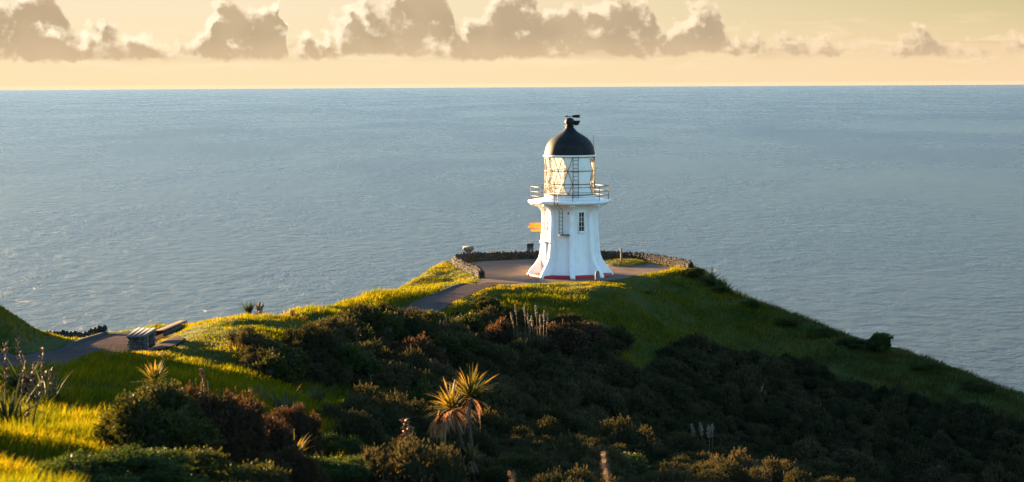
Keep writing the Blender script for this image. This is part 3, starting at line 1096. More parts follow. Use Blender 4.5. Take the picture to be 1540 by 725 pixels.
    for z in np.arange(4.95, 7.3, 0.235):
        g.tube([out * 1.62 - side * 0.16 + [0, 0, z], out * 1.62 + side * 0.16 + [0, 0, z]], 0.014, 5)
    g.build('lantern_ladder', M['iron'], root)
    # ladder hanging from the gallery on the left front wall
    a, out, side = face_frame(7)
    g = Geo()
    c0 = out * (AP + 0.16) - side * 0.02
    for s in (-0.11, 0.11):
        g.tube([c0 + side * s + [0, 0, 2.62], c0 + side * s + [0, 0, 4.1], c0 + out * 0.86 + side * s + [0, 0, 4.4], c0 + out * 0.86 + side * s + [0, 0, 5.5]], 0.02, 5)
    for z in np.arange(2.72, 4.1, 0.235):
        g.tube([c0 - side * 0.15 + [0, 0, z], c0 + side * 0.15 + [0, 0, z]], 0.014, 5)
    for z in np.arange(4.5, 5.5, 0.235):
        g.tube([c0 + out * 0.86 - side * 0.15 + [0, 0, z], c0 + out * 0.86 + side * 0.15 + [0, 0, z]], 0.014, 5)
    g.build('wall_ladder', M['iron'], root)
    g = Geo()
    oriented_box(g, out * (AP + 0.2) + side * 0.2 + [0, 0, 2.60], side, out, (0.34, 0.2, 0.02))
    g.build('ladder_step', M['iron'], root)
    g = Geo()
    c1 = out * (AP + 0.03) + side * 0.46 + np.array([0, 0, 3.9])
    g.tube([c1, c1 + out * 0.12], 0.06, 10)
    g.build('vent_pipe', M['iron'], root)

    # windows
    def window(k, s, z, w, h, pane_mat):
        a, out, side = face_frame(k)
        c = out * (AP + 0.004) + side * s + np.array([0, 0, z])
        g = Geo()
        for ds in (-1, 1):
            oriented_box(g, c + side * ds * (w / 2 + 0.03) + out * 0.02, side, out, (0.03, 0.03, h / 2 + 0.06))
        for dz in (-1, 1):
            oriented_box(g, c + [0, 0, dz * (h / 2 + 0.03)] + out * 0.018, side, out, (w / 2, 0.03, 0.03))
        o = g.build('window', M['white'], root)
        g = Geo()
        oriented_box(g, c + out * 0.002, side, out, (w / 2, 0.006, h / 2))
        g.build('pane', pane_mat, o)
        g = Geo()
        oriented_box(g, c + out * 0.012, side, out, (0.012, 0.012, h / 2))
        for i in range(1, 4):
            oriented_box(g, c + out * 0.0125 + [0, 0, -h / 2 + h * i / 4], side, out, (w / 2, 0.010, 0.010))
        g.build('glazing_bars', M['cream'], o)
        g = Geo()
        oriented_box(g, c + out * 0.05 - [0, 0, h / 2 + 0.085], side, out, (w / 2 + 0.1, 0.06, 0.025))
        g.build('sill', M['white'], o)
    window(0, 0.03, 3.37, 0.33, 1.12, M['dark'])
    window(6, 0.05, 3.37, 0.33, 1.12, M['dark'])
    # door with lintel in the left wall
    a, out, side = face_frame(6)
    g = Geo()
    c = out * (1.70 * math.cos(math.pi / 8)) + side * 0.05 + np.array([0, 0, 1.12])
    oriented_box(g, c, side, out, (0.36, 0.16, 0.92))
    dr = g.build('door', M['cream'], root)
    g = Geo()
    g.tube([c + out * 0.16 + side * 0.26, c + out * 0.24 + side * 0.26], 0.03, 8)
    g.build('handle', M['iron'], dr)
    g = Geo()
    oriented_box(g, c + [0, 0, 0.99] + out * 0.06, side, out, (0.45, 0.22, 0.05))
    g.build('door_hood', M['white'], root)
    # antenna beside the dome
    g = Geo()
    b = pol(1.38, R(80), 7.72)
    g.tube([b, b + [0.10, 0, 0.06], b + [0.08, 0, 0.85]], 0.014, 5)
    g.build('antenna', M['iron'], root)
    # rivets on the dome
    return root


build_lighthouse()


# ------------------------------------------------------------------ stone walls


def stone_wall(name, line, h, th, size, label, top_jag=0.12, mat='stone', base=None, rows=3):
    line = np.asarray(line, float)
    s = np.concatenate([[0], np.cumsum(np.linalg.norm(np.diff(line, axis=0), axis=1))])
    L = s[-1]
    g = Geo()

    def at(u):
        return np.array([np.interp(u, s, line[:, 0]), np.interp(u, s, line[:, 1])])
    # packed core
    nseg = max(3, int(L / 0.6))
    ln = np.array([at(u) for u in np.linspace(0, L, nseg)])
    tan = np.gradient(ln, axis=0); tan /= np.linalg.norm(tan, axis=1)[:, None]
    nor = np.stack([tan[:, 1], -tan[:, 0]], 1)
    zb = np.array([base if base is not None else float(height(np.array([p[0]]), np.array([p[1]]))[0]) for p in ln])
    v = []
    for o, zz in ((-0.36, -0.2), (-0.36, 0.8), (0.36, 0.8), (0.36, -0.2)):
        P = ln + nor * th * o
        v.append(np.concatenate([P, (zb + (h * zz if zz > 0 else zz))[:, None]], 1))
    v = np.stack(v, 1).reshape(-1, 3)
    f = []
    for i in range(nseg - 1):
        for j in range(3):
            f.append((i * 4 + j, i * 4 + j + 1, i * 4 + 5 + j, i * 4 + 4 + j))
    f += [(0, 1, 2, 3), ((nseg - 1) * 4 + 3, (nseg - 1) * 4 + 2, (nseg - 1) * 4 + 1, (nseg - 1) * 4)]
    g.add(v, f, 0.3)
    for r in range(rows):
        for sd_ in (-1, 1, 0):
            if sd_ == 0 and r < rows - 1:
                continue
            u = rng.uniform(0, size)
            while u < L:
                p = at(u)
                t_ = at(min(u + 0.05, L)) - at(max(u - 0.05, 0)); t_ /= np.linalg.norm(t_) + 1e-9
                n_ = np.array([t_[1], -t_[0]])
                k = size * rng.uniform(0.75, 1.3)
                bz = base if base is not None else float(height(np.array([p[0]]), np.array([p[1]]))[0])
                sx, sy, sz = k * 0.62, min(k * 0.55, th * 0.42), h / rows * rng.uniform(0.58, 0.8)
                if sd_ == 0:
                    sz += rng.uniform(0, top_jag); sx *= 0.62
                bv, bf = blob(1.0, 7, 5, 0.22)
                bv = bv * np.array([sx, sy, sz])
                rz = rng.normal(0, 0.12)
                bv[:, 0] += bv[:, 2] * rng.normal(0, 0.25)
                wx = bv[:, 0] * math.cos(rz) - bv[:, 1] * math.sin(rz)
                wy = bv[:, 0] * math.sin(rz) + bv[:, 1] * math.cos(rz)
                c2 = p + n_ * sd_ * th * 0.27
                z0 = bz + h * (r + 0.5) / rows + (0.06 if sd_ == 0 else 0)
                g.add(np.stack([c2[0] + t_[0] * wx + n_[0] * wy, c2[1] + t_[1] * wx + n_[1] * wy, z0 + bv[:, 2]], 1), bf)
                u += k * (0.95 if sd_ else 0.6)
    return tag(g.build(name, M[mat]), label, 'stone wall')


TERR_WALL = smooth_line([(-1.85, 123.4), (-2.15, 125.6), (-3.2, 129.6), (-3.85, 133.4), (-3.2, 135.8), (-0.8, 136.8), (3, 137.5), (6.3, 137.0), (8.9, 134.5), (10.2, 131.6), (11.0, 129.2), (11.2, 128.2)], 80)
stone_wall('terrace_wall', TERR_WALL, 0.40, 0.42, 0.19, 'curved dark dry-stone wall round the back of the lighthouse terrace', base=0.0)
stone_wall('boundary_wall', [(-15.2, 66.0), (-14.6, 66.5), (-13.9, 66.75), (-13.35, 66.9)], 0.14, 0.4, 0.17, 'short low wall of dark boulders at the seaward bend of the path below the hill', rows=2, top_jag=0.05)


# ------------------------------------------------------------------ bench, signs, posts
def build_bench():
    b = ray_point(207, 524, 59.9)
    z0 = float(height(np.array([b[0]]), np.array([b[1]]))[0])
    ang = math.atan2(1.9, -0.06)                   # long axis heading away to the right
    root = empty('bench', (b[0], b[1], z0), ang)
    tag(root, 'backless bench of grey boards on two stacked-stone piers beside the brown path', 'bench')
    H = 0.47
    for x0, wx in ((0.16, 0.34), (1.62, 0.34)):
        g = Geo()
        g.box((x0, 0, H / 2 - 0.08), (wx * 0.9, 0.46, H + 0.10))
        for r in range(6):
            z = r * 0.078 + 0.035
            for side_ in (-1, 1):
                y = -0.25
                while y < 0.24:
                    w = rng.uniform(0.09, 0.2)
                    g.box((x0 + side_ * wx * 0.46 + rng.uniform(-.01, .01), min(y + w / 2, 0.22), z), (0.07, w * 0.94, 0.068))
                    y += w
            for side_ in (-1, 1):
                x = -wx / 2
                while x < wx / 2 - 0.02:
                    w = rng.uniform(0.08, 0.16)
                    g.box((x0 + min(x + w / 2, wx / 2 - 0.04), side_ * 0.245 + rng.uniform(-.01, .01), z + 0.003), (w * 0.93, 0.06, 0.064))
                    x += w
        g.build('stone_pier', M['bench_stone'], root)
    for i in range(4):
        g = Geo()
        g.box((0.9, -0.225 + i * 0.15, H + 0.025), (2.05, 0.144, 0.05))
        g.build('seat_board', M['slab'], root)
    return root


build_bench()


def build_boardwalk():
    a = ray_point(240, 499, 64.5); b = ray_point(276, 484, 70.0)
    ln = np.linspace(a[:2], b[:2], 12)
    d = (b - a)[:2]; d /= np.linalg.norm(d); n = np.array([d[1], -d[0]])
    zz = np.linspace(a[2], b[2], 12)
    root = empty('boardwalk', (a[0], a[1], a[2]))
    tag(root, 'short sloping plank walkway crossing the golden crest just beyond the bench', 'boardwalk')
    g = Geo()
    L = np.linalg.norm((b - a)[:2])
    k = int(L / 0.2)
    for i in range(k):
        u = (i + 0.5) / k
        p = a + (b - a) * u
        g.box((p[0] - a[0], p[1] - a[1], p[2] - a[2] + 0.02), (0.27, 0.185, 0.04), math.atan2(d[1], d[0]) - math.pi / 2)
    g.build('deck', M['plank'], root)
    for s in (-0.15, 0.15):
        g = Geo()
        q = a[:2] * 0 + n * s
        v0 = np.array([q[0], q[1], -0.02]); v1 = np.array([b[0] - a[0] + q[0], b[1] - a[1] + q[1], b[2] - a[2] - 0.02])
        vv = []
        for c in (v0, v1):
            for ds, dz in ((-0.04, -0.12), (0.04, -0.12), (0.04, 0.0), (-0.04, 0.0)):
                vv.append(c + np.array([n[0] * ds, n[1] * ds, dz]))
        g.add(vv, [(0, 1, 2, 3), (7, 6, 5, 4), (0, 4, 5, 1), (1, 5, 6, 2), (2, 6, 7, 3), (3, 7, 4, 0)])
        g.build('bearer', M['bark'], root)


build_boardwalk()


def build_signpost():
    root = empty('signpost', (2.35, 130.2, 0))
    tag(root, 'yellow fingerpost sign with arrow boards half hidden behind the lighthouse', 'signpost')
    g = Geo()
    g.tube([(0, 0, -0.1), (0, 0, 2.95)], 0.07, 10)
    g.lathe([(0.09, 2.95), (0.09, 3.0), (0.02, 3.08)], 10)
    g.build('pole', M['sign'], root)
    for z, az, L in ((2.80, R(183), 1.28), (2.60, R(176), 1.36), (2.40, R(190), 1.18), (2.72, R(20), 1.0), (2.5, R(70), 0.9)):
        g = Geo()
        ol = [(0.05, -0.085), (L - 0.12, -0.085), (L, 0), (L - 0.12, 0.085), (0.05, 0.085)]
        n = len(ol)
        v = []
        for y in (-0.018, 0.018):
            for x, zz in ol:
                y2 = y - 0.075
                v.append((x * math.cos(az) - y2 * math.sin(az), x * math.sin(az) + y2 * math.cos(az), z + zz))
        g.add(v, [(i, (i + 1) % n, n + (i + 1) % n, n + i) for i in range(n)])
        g.ng.append(list(range(n))[::-1]); g.ng.append([n + i for i in range(n)])
        g.build('arrow_board', M['sign'], root)


build_signpost()


def build_small_things():
    # marker stone in front of the tower
    p = ray_point(898.5, 425.5, 120.6)
    root = empty('bollard', (p[0], 120.6, -0.02))
    tag(root, 'stubby weathered grey post standing before the lighthouse at the lawn edge', 'bollard')
    g = Geo()
    v, f = blob(1.0, 8, 7, 0.06)
    vv = np.sign(v) * np.abs(v) ** 0.55 * np.array([0.155, 0.14, 0.37]) + np.array([0, 0, 0.34])
    vv[:, 0] *= 1 - 0.12 * (vv[:, 2] / 0.7)
    g.add(vv, f)
    g.build('post_body', M['post'], root, True)
    # thin post on the grass bed
    root = empty('marker_post', (7.05, 132.4, 0.20))
    tag(root, 'slim dark post with a knob head on the raised grass bed', 'post')
    g = Geo()
    g.tube([(0, 0, -0.1), (0, 0, 0.62)], [0.06, 0.05], 8)
    g.build('shaft', M['post'], root)
    g = Geo()
    g.lathe([(0.05, 0.62), (0.085, 0.65), (0.085, 0.70), (0.06, 0.74), (0.09, 0.79), (0.05, 0.84)], 10)
    g.build('knob', M['post'], root, True)
    # dark box beyond the wall
    root = empty('information_box', (1.22, 138.05, 0))
    tag(root, 'dark square box rising above the wall just left of the tower foot', 'information box')
    g = Geo()
    g.box((0, 0, 0.42), (0.46, 0.3, 1.0))
    g.build('cabinet', M['dark'], root)
    g = Geo()
    g.box((0, -0.02, 0.945), (0.50, 0.36, 0.05))
    g.build('cover', M['iron'], root)
    # pale plaque plinth behind the left corner of the wall
    root = empty('plaque_plinth', (-2.9, 137.0, 0))
    tag(root, 'pale grey plaque plinth behind the far left corner of the terrace wall', 'plaque')
    g = Geo()
    g.box((0, 0, 0.25), (0.5, 0.36, 0.8))
    g.build('plinth', M['plaque'], root)
    g = Geo()
    g.box((-0.02, -0.05, 0.74), (0.70, 0.46, 0.17), 0.1, R(12))
    g.build('plaque', M['plaque'], root)


build_small_things()

# ------------------------------------------------------------------ plants


def leaf_quads(c, nrm, size, rnd, elong=1.6, axis=None):
    """rhombic leaves at c, roughly facing nrm; axis sets the long direction"""
    n = len(c)
    nn = nrm + rng.normal(0, 0.7, (n, 3))
    nn /= np.linalg.norm(nn, axis=1)[:, None] + 1e-9
    t = np.cross(nn, rng.normal(0, 1, (n, 3))) if axis is None else axis + rng.normal(0, 0.35, (n, 3))
    t /= np.linalg.norm(t, axis=1)[:, None] + 1e-9
    b = np.cross(nn, t)
    b /= np.linalg.norm(b, axis=1)[:, None] + 1e-9
    s = size[:, None]
    v = np.stack([c - t * s * elong * 0.5, c - b * s * 0.4, c + t * s * elong * 0.5, c + b * s * 0.4], 1).reshape(-1, 3)
    f = np.arange(4 * n).reshape(n, 4)
    return v, f, np.repeat(rnd, 4)


def shrub_arrays(lumps, sprigs, leaf, seed, core=0.68, sprig=0.13, per=6, lean=0.0, nu=9, nv=6, elong=1.9):
    """a wind-shaped dome of leafy sprigs in a unit box: half width 1, height 1"""
    global rng
    keep = rng
    rng = np.random.default_rng(seed)
    C, Rr = [(0.05, 0, 0.34)], [0.44]
    for i in range(lumps):
        a = rng.uniform(0, 2 * math.pi); r = 0.78 * math.sqrt(rng.random())
        k = rng.uniform(0.13, 0.36)
        C.append((r * math.cos(a), r * math.sin(a), max(0.12, (1 - k) * rng.uniform(0.62, 1.04) - (r ** 1.7) * rng.uniform(0.30, 0.85)))); Rr.append(k)
    C = np.array(C); Rr = np.array(Rr)
    C[:, 0] += lean * C[:, 2]
    g = Geo()
    pr = Rr ** 2 / (Rr ** 2).sum()
    which = rng.choice(len(C), sprigs * 3, p=pr)
    d = rng.normal(0, 1, (sprigs * 3, 3)); d[:, 2] = np.abs(d[:, 2]) - 0.35
    d /= np.linalg.norm(d, axis=1)[:, None]
    P = C[which] + d * (Rr[which] * rng.uniform(0.82, 1.02, len(which)))[:, None]
    dd = np.linalg.norm(P[:, None, :] - C[None], axis=2) / Rr[None]
    dd[np.arange(len(P)), which] = 9
    ok = (dd.min(1) > 0.9) & (P[:, 2] > -0.05)
    # bare gaps
    gap = vnoise(P[:, 0] * 4 + 9, P[:, 1] * 4 + P[:, 2] * 5 + 3, seed) > 0.13
    ok &= gap
    P, d, which = P[ok][:sprigs], d[ok][:sprigs], which[ok][:sprigs]
    tone = rng.random(len(C))
    n = len(P)
    ax = d * 0.8 + rng.normal(0, 0.45, (n, 3)) + np.array([0.15 + lean, 0, 0.45])
    ax /= np.linalg.norm(ax, axis=1)[:, None]
    L = sprig * rng.uniform(0.4, 1.5, n)
    srnd = rng.random(n)
    u = (np.arange(per) + 0.5) / per
    c = P[:, None, :] + ax[:, None, :] * (L[:, None] * u[None])[..., None] + rng.normal(0, 0.012, (n, per, 3))
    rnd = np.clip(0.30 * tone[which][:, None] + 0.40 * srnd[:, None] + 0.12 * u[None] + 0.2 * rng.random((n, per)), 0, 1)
    A = np.repeat(ax, per, axis=0)
    g.add(*leaf_quads(c.reshape(-1, 3), rng.normal(0, 1, (n * per, 3)), leaf * rng.uniform(0.6, 1.35, n * per), rnd.ravel(), elong, A))
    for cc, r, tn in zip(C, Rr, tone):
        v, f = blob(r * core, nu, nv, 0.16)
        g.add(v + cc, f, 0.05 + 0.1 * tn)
    rng = keep
    return g


def branch_geo(n, length, seed, base_r=0.035, spread=0.8, levels=2):
    global rng
    keep = rng
    rng = np.random.default_rng(seed)
    g = Geo()

    def grow(p, d, L, r, lv):
        pts = [p]
        k = 5
        for i in range(k):
            d2 = d + rng.normal(0, 0.18, 3) + np.array([0, 0, 0.03])
            d2 /= np.linalg.norm(d2)
            p2 = pts[-1] + d2 * L / k
            pts.append(p2); d = d2
        g.tube(pts, np.linspace(r, r * 0.35, k + 1), 5)
        if lv > 0:
            for j in range(4):
                i = rng.integers(2, k + 1)
                nd = d + rng.normal(0, 0.55, 3); nd[2] = abs(nd[2]) * 0.8 + 0.1
                nd /= np.linalg.norm(nd)
                grow(pts[i], nd, L * 0.55, r * 0.45, lv - 1)
    for i in range(n):
        a = rng.uniform(0, 2 * math.pi)
        d = np.array([math.cos(a) * spread, math.sin(a) * spread, 1.0]); d /= np.linalg.norm(d)
        grow(np.array([math.cos(a) * 0.06, math.sin(a) * 0.06, -0.1]), d, length, base_r, levels)
    rng = keep
    return g


PROTO = {}


def proto(kind):
    if kind in PROTO:
        return PROTO[kind]
    base, mat = kind.split('/')
    if base.startswith('fine'):
        me = shrub_arrays(20, 4200, 0.026, 11 + int(base[4:]), 0.70, 0.12, 7, 0.15).mesh('crown', M[mat])
    elif base.startswith('mid'):
        me = shrub_arrays(18, 2000, 0.040, 31 + int(base[3:]), 0.70, 0.12, 5, 0.12).mesh('crown', M[mat])
    elif base.startswith('twig'):
        me = branch_geo(26, 0.62, 5 + int(base[4:]), 0.012, 1.0, 2).mesh('crown', M[mat])
    elif base.startswith('stem'):
        me = branch_geo(5, 0.8, 55 + int(base[4:]), 0.030, 0.8, 1).mesh('stems', M[mat])
    PROTO[kind] = me
    return me


def shrub(px, py, Y, wpx, hpx, kind, label, group=None, name='shrub', stems=None, depth=None, sink=0.12, cat='bush'):
    """a shrub whose foot is seen at (px, py), wpx wide and hpx high in the photograph"""
    g0 = ground(px, Y)
    sc = Y / F
    pt = ray_point(px, py - hpx, Y)
    w = wpx * sc / 2
    h = max(pt[2] - g0[2], hpx * sc * 0.6) * 1.03
    root = empty(name, (g0[0], g0[1], g0[2] - sink * h * 0.4))
    tag(root, label, cat, group)
    cr = bpy.data.objects.new('crown', proto(kind))
    COL.objects.link(cr)
    cr.parent = root
    cr.scale = (w * rng.uniform(1.0, 1.25), (depth or w) * rng.uniform(0.85, 1.15), h)
    cr.rotation_euler = (rng.normal(0, 0.06), rng.normal(0, 0.06), rng.uniform(-0.9, 0.9))
    if stems:
        s = bpy.data.objects.new('stems', proto(stems))
        COL.objects.link(s)
        s.parent = root
        s.scale = (w * 0.9, w * 0.9, h)
    return root


G_MID = 'dark bushes crowding the gully below the lighthouse lawn'
G_FORE = 'sun-tipped bushes on the slope nearest the viewer'
SHRUBS = [
    # (px, foot py, depth, width, height, kind, label, group, stems)
    (428, 490, 86, 84, 18, 'mid0/leaf_brown', 'low brown-topped bush behind the golden crest, beside the white-plumed flax', None, None),
    (505, 508, 84, 88, 38, 'mid1/leaf', 'rounded dark bush between the golden crest and the grassy spur', None, None),
    (580, 510, 90, 70, 47, 'mid2/leaf', 'round-headed bush with golden rim at the lower bend of the upper path', None, None),
    (545, 518, 88, 40, 16, 'mid0/leaf_green', 'small yellow-green bush at the foot of the round-headed path bush', None, None),
    (640, 524, 96, 88, 52, 'mid0/leaf', 'broad flat-topped dark bush just below the upper path', G_MID, None),
    (694, 512, 100.5, 76, 42, 'mid1/leaf', 'dark bush between the flat-topped path bush and the knob-headed one', G_MID, None),
    (734, 490, 107, 50, 38, 'mid2/leaf', 'knob-headed dark bush overlapping the front of the sunlit lawn', G_MID, None),
    (612, 565, 84, 100, 62, 'mid1/leaf_brown', 'brown shaded bush directly below the round-headed path bush', G_MID, None),
    (680, 568, 90, 100, 70, 'mid2/leaf', 'tall dark bush left of the two pampas clumps', G_MID, None),
    (745, 540, 98, 88, 58, 'mid0/leaf_brown', 'dull brown bush behind the left pampas clump', G_MID, None),
    (835, 548, 100, 90, 62, 'mid1/leaf_brown', 'grey-brown bush behind the right pampas clump', G_MID, None),
    (884, 540, 103.5, 78, 60, 'mid2/leaf_brown', 'dome-shaped grey-brown bush against the bright green face of the headland', G_MID, None),
    (424, 580, 57, 108, 62, 'mid2/leaf', 'dark bush with golden top on the front edge of the crest lawn', None, 'stem0/twig'),
    (508, 592, 61, 104, 70, 'mid0/leaf_green', 'deep green bush right of the golden-topped crest bush', None, None),
    (378, 628, 47, 72, 58, 'twig0/twig', 'leafless grey twiggy shrub in the shaded grass hollow', None, None),
    (226, 735, 27.0, 190, 152, 'fine0/leaf', 'big olive bush with gold-lit left edge beside the lit grass', G_FORE, 'stem0/bark'),
    (306, 745, 28.5, 150, 170, 'fine1/leaf_brown', 'tall russet bush rising behind the big olive bush', G_FORE, 'stem1/bark'),
    (374, 745, 29.5, 120, 116, 'fine2/leaf_brown', 'dark bush with a bare forked trunk right of the russet bush', G_FORE, 'stem2/twig'),
    (436, 700, 36, 92, 88, 'fine0/leaf_brown', 'gold-topped brown bush behind the forked-trunk bush', G_FORE, 'stem1/bark'),
    (400, 668, 40, 60, 34, 'mid1/leaf', 'small gold-lit bush wedged behind the forked-trunk bush', G_FORE, None),
    (508, 716, 37, 74, 66, 'fine1/leaf_green', 'round gold-fringed bush left of the two cabbage trunks', G_FORE, None),
    (590, 745, 36.5, 104, 84, 'fine2/leaf_brown', 'orange-brown bush at the left foot of the twin-headed cabbage tree', G_FORE, None),
    (478, 748, 31, 130, 62, 'fine1/leaf_green', 'low dark green bush along the bottom edge, lit only at its crest', G_FORE, None),
    (150, 752, 20.5, 270, 72, 'fine0/leaf_green', 'blurred dark leafy bush at the bottom left corner below the lit grass', G_FORE, None),
    (318, 770, 23.0, 210, 92, 'fine1/leaf', 'dark shaded bush in front of the big olive bush at the bottom edge', G_FORE, None),
    (424, 772, 25.5, 130, 96, 'fine2/leaf_brown', 'dim brown bush at the bottom edge in front of the forked-trunk bush', G_FORE, None),
    (690, 592, 62, 84, 36, 'mid0/leaf', 'low gold-rimmed bush behind the heads of the twin-headed cabbage tree', None, None),
    (628, 600, 60, 70, 28, 'mid1/leaf_green', 'low green bush left of the gold-rimmed one behind the cabbage tree', None, None),
    (975, 700, 50, 54, 36, 'mid2/leaf_brown', 'rust-red bush on the dark slope left of the tall-plumed pampas', None, None),
    (1011, 702, 51, 26, 26, 'mid0/leaf_green', 'tiny yellow-lit bush between the rust-red bush and the pampas', None, None),
    (1036, 698, 52, 30, 28, 'mid1/leaf_brown', 'tiny orange bush at the left foot of the tall-plumed pampas', None, None),
    (1072, 712, 51, 44, 26, 'mid2/leaf_brown', 'small russet bush at the right foot of the tall-plumed pampas', None, None),
    (1160, 738, 46.5, 70, 28, 'mid0/leaf', 'gold-fringed low bush at the bottom edge right of the lit tussock', None, None),
    (900, 755, 43, 170, 70, 'fine0/leaf_green', 'dark bush at the bottom edge behind the blurred orange stalk', None, None),
    (800, 770, 40, 150, 80, 'fine1/leaf', 'dark bush at the bottom edge right of the cabbage tree trunks', None, None),
    (1327, 524, 115.4, 44, 27, 'mid2/leaf_green', 'rounded bush with gold-lit top standing alone on the right ridge skyline', None, None),
    (1045, 432, 127, 44, 22, 'mid2/leaf', 'dark bush against the right end of the terrace wall', None, None),
]
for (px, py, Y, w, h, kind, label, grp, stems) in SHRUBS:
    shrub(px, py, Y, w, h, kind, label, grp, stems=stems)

for i, (px, py, Y, w, h, wh) in enumerate([(1080, 452, 124.0, 34, 17, 'just right of the terrace wall end'), (1128, 474, 121.4, 38, 17, 'below the second ridge flax'),
                                           (1186, 497, 118.8, 46, 19, 'in the upper middle of the ridge line'), (1232, 512, 117.2, 46, 19, 'halfway down the ridge line'),
                                           (1276, 525, 116.0, 44, 17, 'just uphill of the sunlit ridge tussock'), (1392, 566, 112.6, 46, 15, 'just downhill of the sunlit ridge tussock'),
                                           (1468, 590, 110.6, 50, 15, 'lowest on the ridge line near the picture edge')]):
    shrub(px, py, Y, w, h, 'mid%d/%s' % (i % 3, 'leaf_green' if i % 2 else 'leaf'), 'low wind-clipped dark bush ' + wh, 'wind-clipped bushes along the right ridge', sink=0.3)


# sword-leaved plants


def blade_strips(n, length, width, seed, elev=(35, 88), droop=0.7, segs=5, base_r=0.06, fold=0.0):
    r_ = np.random.default_rng(seed)
    az = r_.uniform(0, 2 * math.pi, n)
    el = np.radians(r_.uniform(elev[0], elev[1], n))
    L = length * r_.uniform(0.55, 1.1, n)
    dr = droop * r_.uniform(0.2, 1.2, n)
    tw = r_.normal(0, 0.6, n)
    g = Geo()
    hz = np.stack([np.cos(az), np.sin(az), np.zeros(n)], 1)
    sd_ = np.stack([-np.sin(az + tw), np.cos(az + tw), np.zeros(n)], 1)
    p = hz * base_r * r_.uniform(0.2, 1, n)[:, None]
    rows = []
    for k in range(segs + 1):
        u = k / segs
        w = width * (1.0 - u ** 2.2) * (0.55 + 0.9 * min(u * 3, 1) * 0.5)
        rows.append((p - sd_ * w / 2, p + sd_ * w / 2))
        e = el - dr * u * 1.6
        p = p + (hz * np.cos(e)[:, None] + np.array([0, 0, 1.0]) * np.sin(e)[:, None]) * (L / segs)[:, None]
    v = np.stack([np.stack(x, 1) for x in rows], 1)      # n, segs+1, 2, 3
    v = v.reshape(n, -1, 3)
    f = []
    for k in range(segs):
        f.append((2 * k, 2 * k + 1, 2 * k + 3, 2 * k + 2))
    f = np.array(f)
    nv = 2 * (segs + 1)
    F_ = (f[None] + (np.arange(n) * nv)[:, None, None]).reshape(-1, 4)
    a = np.repeat(r_.random(n), nv)
    g.add(v.reshape(-1, 3), F_, a)
    return g


def pods_on(g, pts, n, r, seed):
    r_ = np.random.default_rng(seed)
    for i in range(n):
        u = r_.uniform(0.55, 1.0)
        k = u * (len(pts) - 1); i0 = int(min(k, len(pts) - 2)); q = pts[i0] + (pts[i0 + 1] - pts[i0]) * (k - i0)
        d = r_.normal(0, 1, 3); d[2] = abs(d[2]) + 0.4; d /= np.linalg.norm(d)
        g.tube([q, q + d * r * 1.8, q + d * r * 4.2], [r * 0.25, r * 0.75, r * 0.15], 5)


def flax(px, Y, hgt, n, label, stalks=(), seed=1, width=0.05, name='flax', group=None, mat='flax', elev=(35, 88), lift=0.0, droop=0.7, cat='flax plant'):
    p = ground(px, Y)
    root = empty(name, (p[0], p[1], p[2] + lift - 0.03))
    tag(root, label, cat, group)
    blade_strips(n, hgt * 1.15, width, seed, elev, droop).build('blades', M[mat], root)
    for i, (dx, dy, h, lean) in enumerate(stalks):
        g = Geo()
        t = np.linspace(0, 1, 7)
        pts = np.stack([dx + lean * t ** 1.5 * h, dy + 0 * t, t * h], 1)
        g.tube(pts, np.linspace(0.014, 0.006, 7), 5)
        pods_on(g, pts, 16, 0.022, seed * 10 + i)
        g.build('flower_stalk', M['flax_stalk'], root)
    return root


flax(30, 40, 0.80, 90, 'dark flax clump with brown seed stalks beside the lower path', [(0.0, 0.1, 1.15, -0.1), (0.35, -0.1, 0.95, 0.1)], 3, 0.05)
flax(66, 38.5, 0.85, 80, 'dark arching flax clump on the open side of the shaded grass', [(0.05, 0.1, 0.9, 0.05)], 4, 0.05)
flax(8, 28.5, 0.78, 90, 'large near flax clump with pinkish seed heads at the left picture edge', [(-0.05, 0, 1.25, 0.02), (0.12, 0.1, 1.05, 0.1), (0.26, 0.0, 1.0, 0.1), (0.34, -0.1, 0.85, 0.25), (-0.2, 0.1, 1.1, 0)], 5, 0.045)
flax(372, 67.5, 0.50, 60, 'small upright flax on the skyline of the golden crest', [], 6, 0.045, elev=(60, 88), lift=0.12)
flax(180, 68.6, 0.32, 18, 'thin young flax on the bank beyond the bench', [], 7, 0.04, elev=(50, 88))
flax(425, 45, 0.62, 60, 'blue-green flax with stiff upright blades in the shaded hollow', [], 8, 0.05, elev=(40, 88), lift=0.1)
flax(330, 40, 0.75, 40, 'pale-bladed flax peeping over the shoulder of the russet bush', [], 9, 0.05, elev=(50, 88))
flax(468, 50, 0.6, 50, 'dark flax right of the blue-green one in the hollow', [], 10, 0.05, elev=(40, 85))
flax(1070, 125.6, 1.25, 60, 'spiky dark flax on the ridge skyline nearest the terrace wall', [], 11, 0.07, elev=(40, 88))
flax(1089, 123.9, 1.1, 54, 'second spiky dark flax lower down the ridge skyline', [], 12, 0.07, elev=(40, 88))
flax(976, 118.5, 0.45, 70, 'small dark tuft on the lip of the headland right of the bollard', [], 19, 0.05, name='tuft', cat='tuft', elev=(20, 85))
flax(440, 31, 0.42, 50, 'bright yellow-green tuft of blades above the low green bush', [], 14, 0.03, mat='cabbage', elev=(45, 88), lift=0.35, name='grass_tuft', cat='grass tuft')
flax(675, 95, 1.3, 30, 'tall grey-green flax fan inside the dark gully bushes', [], 15, 0.07, elev=(60, 88), lift=0.2)
flax(805, 42, 0.55, 26, 'thin dark flax fan on the dim slope right of the cabbage tree', [], 16, 0.035, elev=(50, 88), lift=0.35)
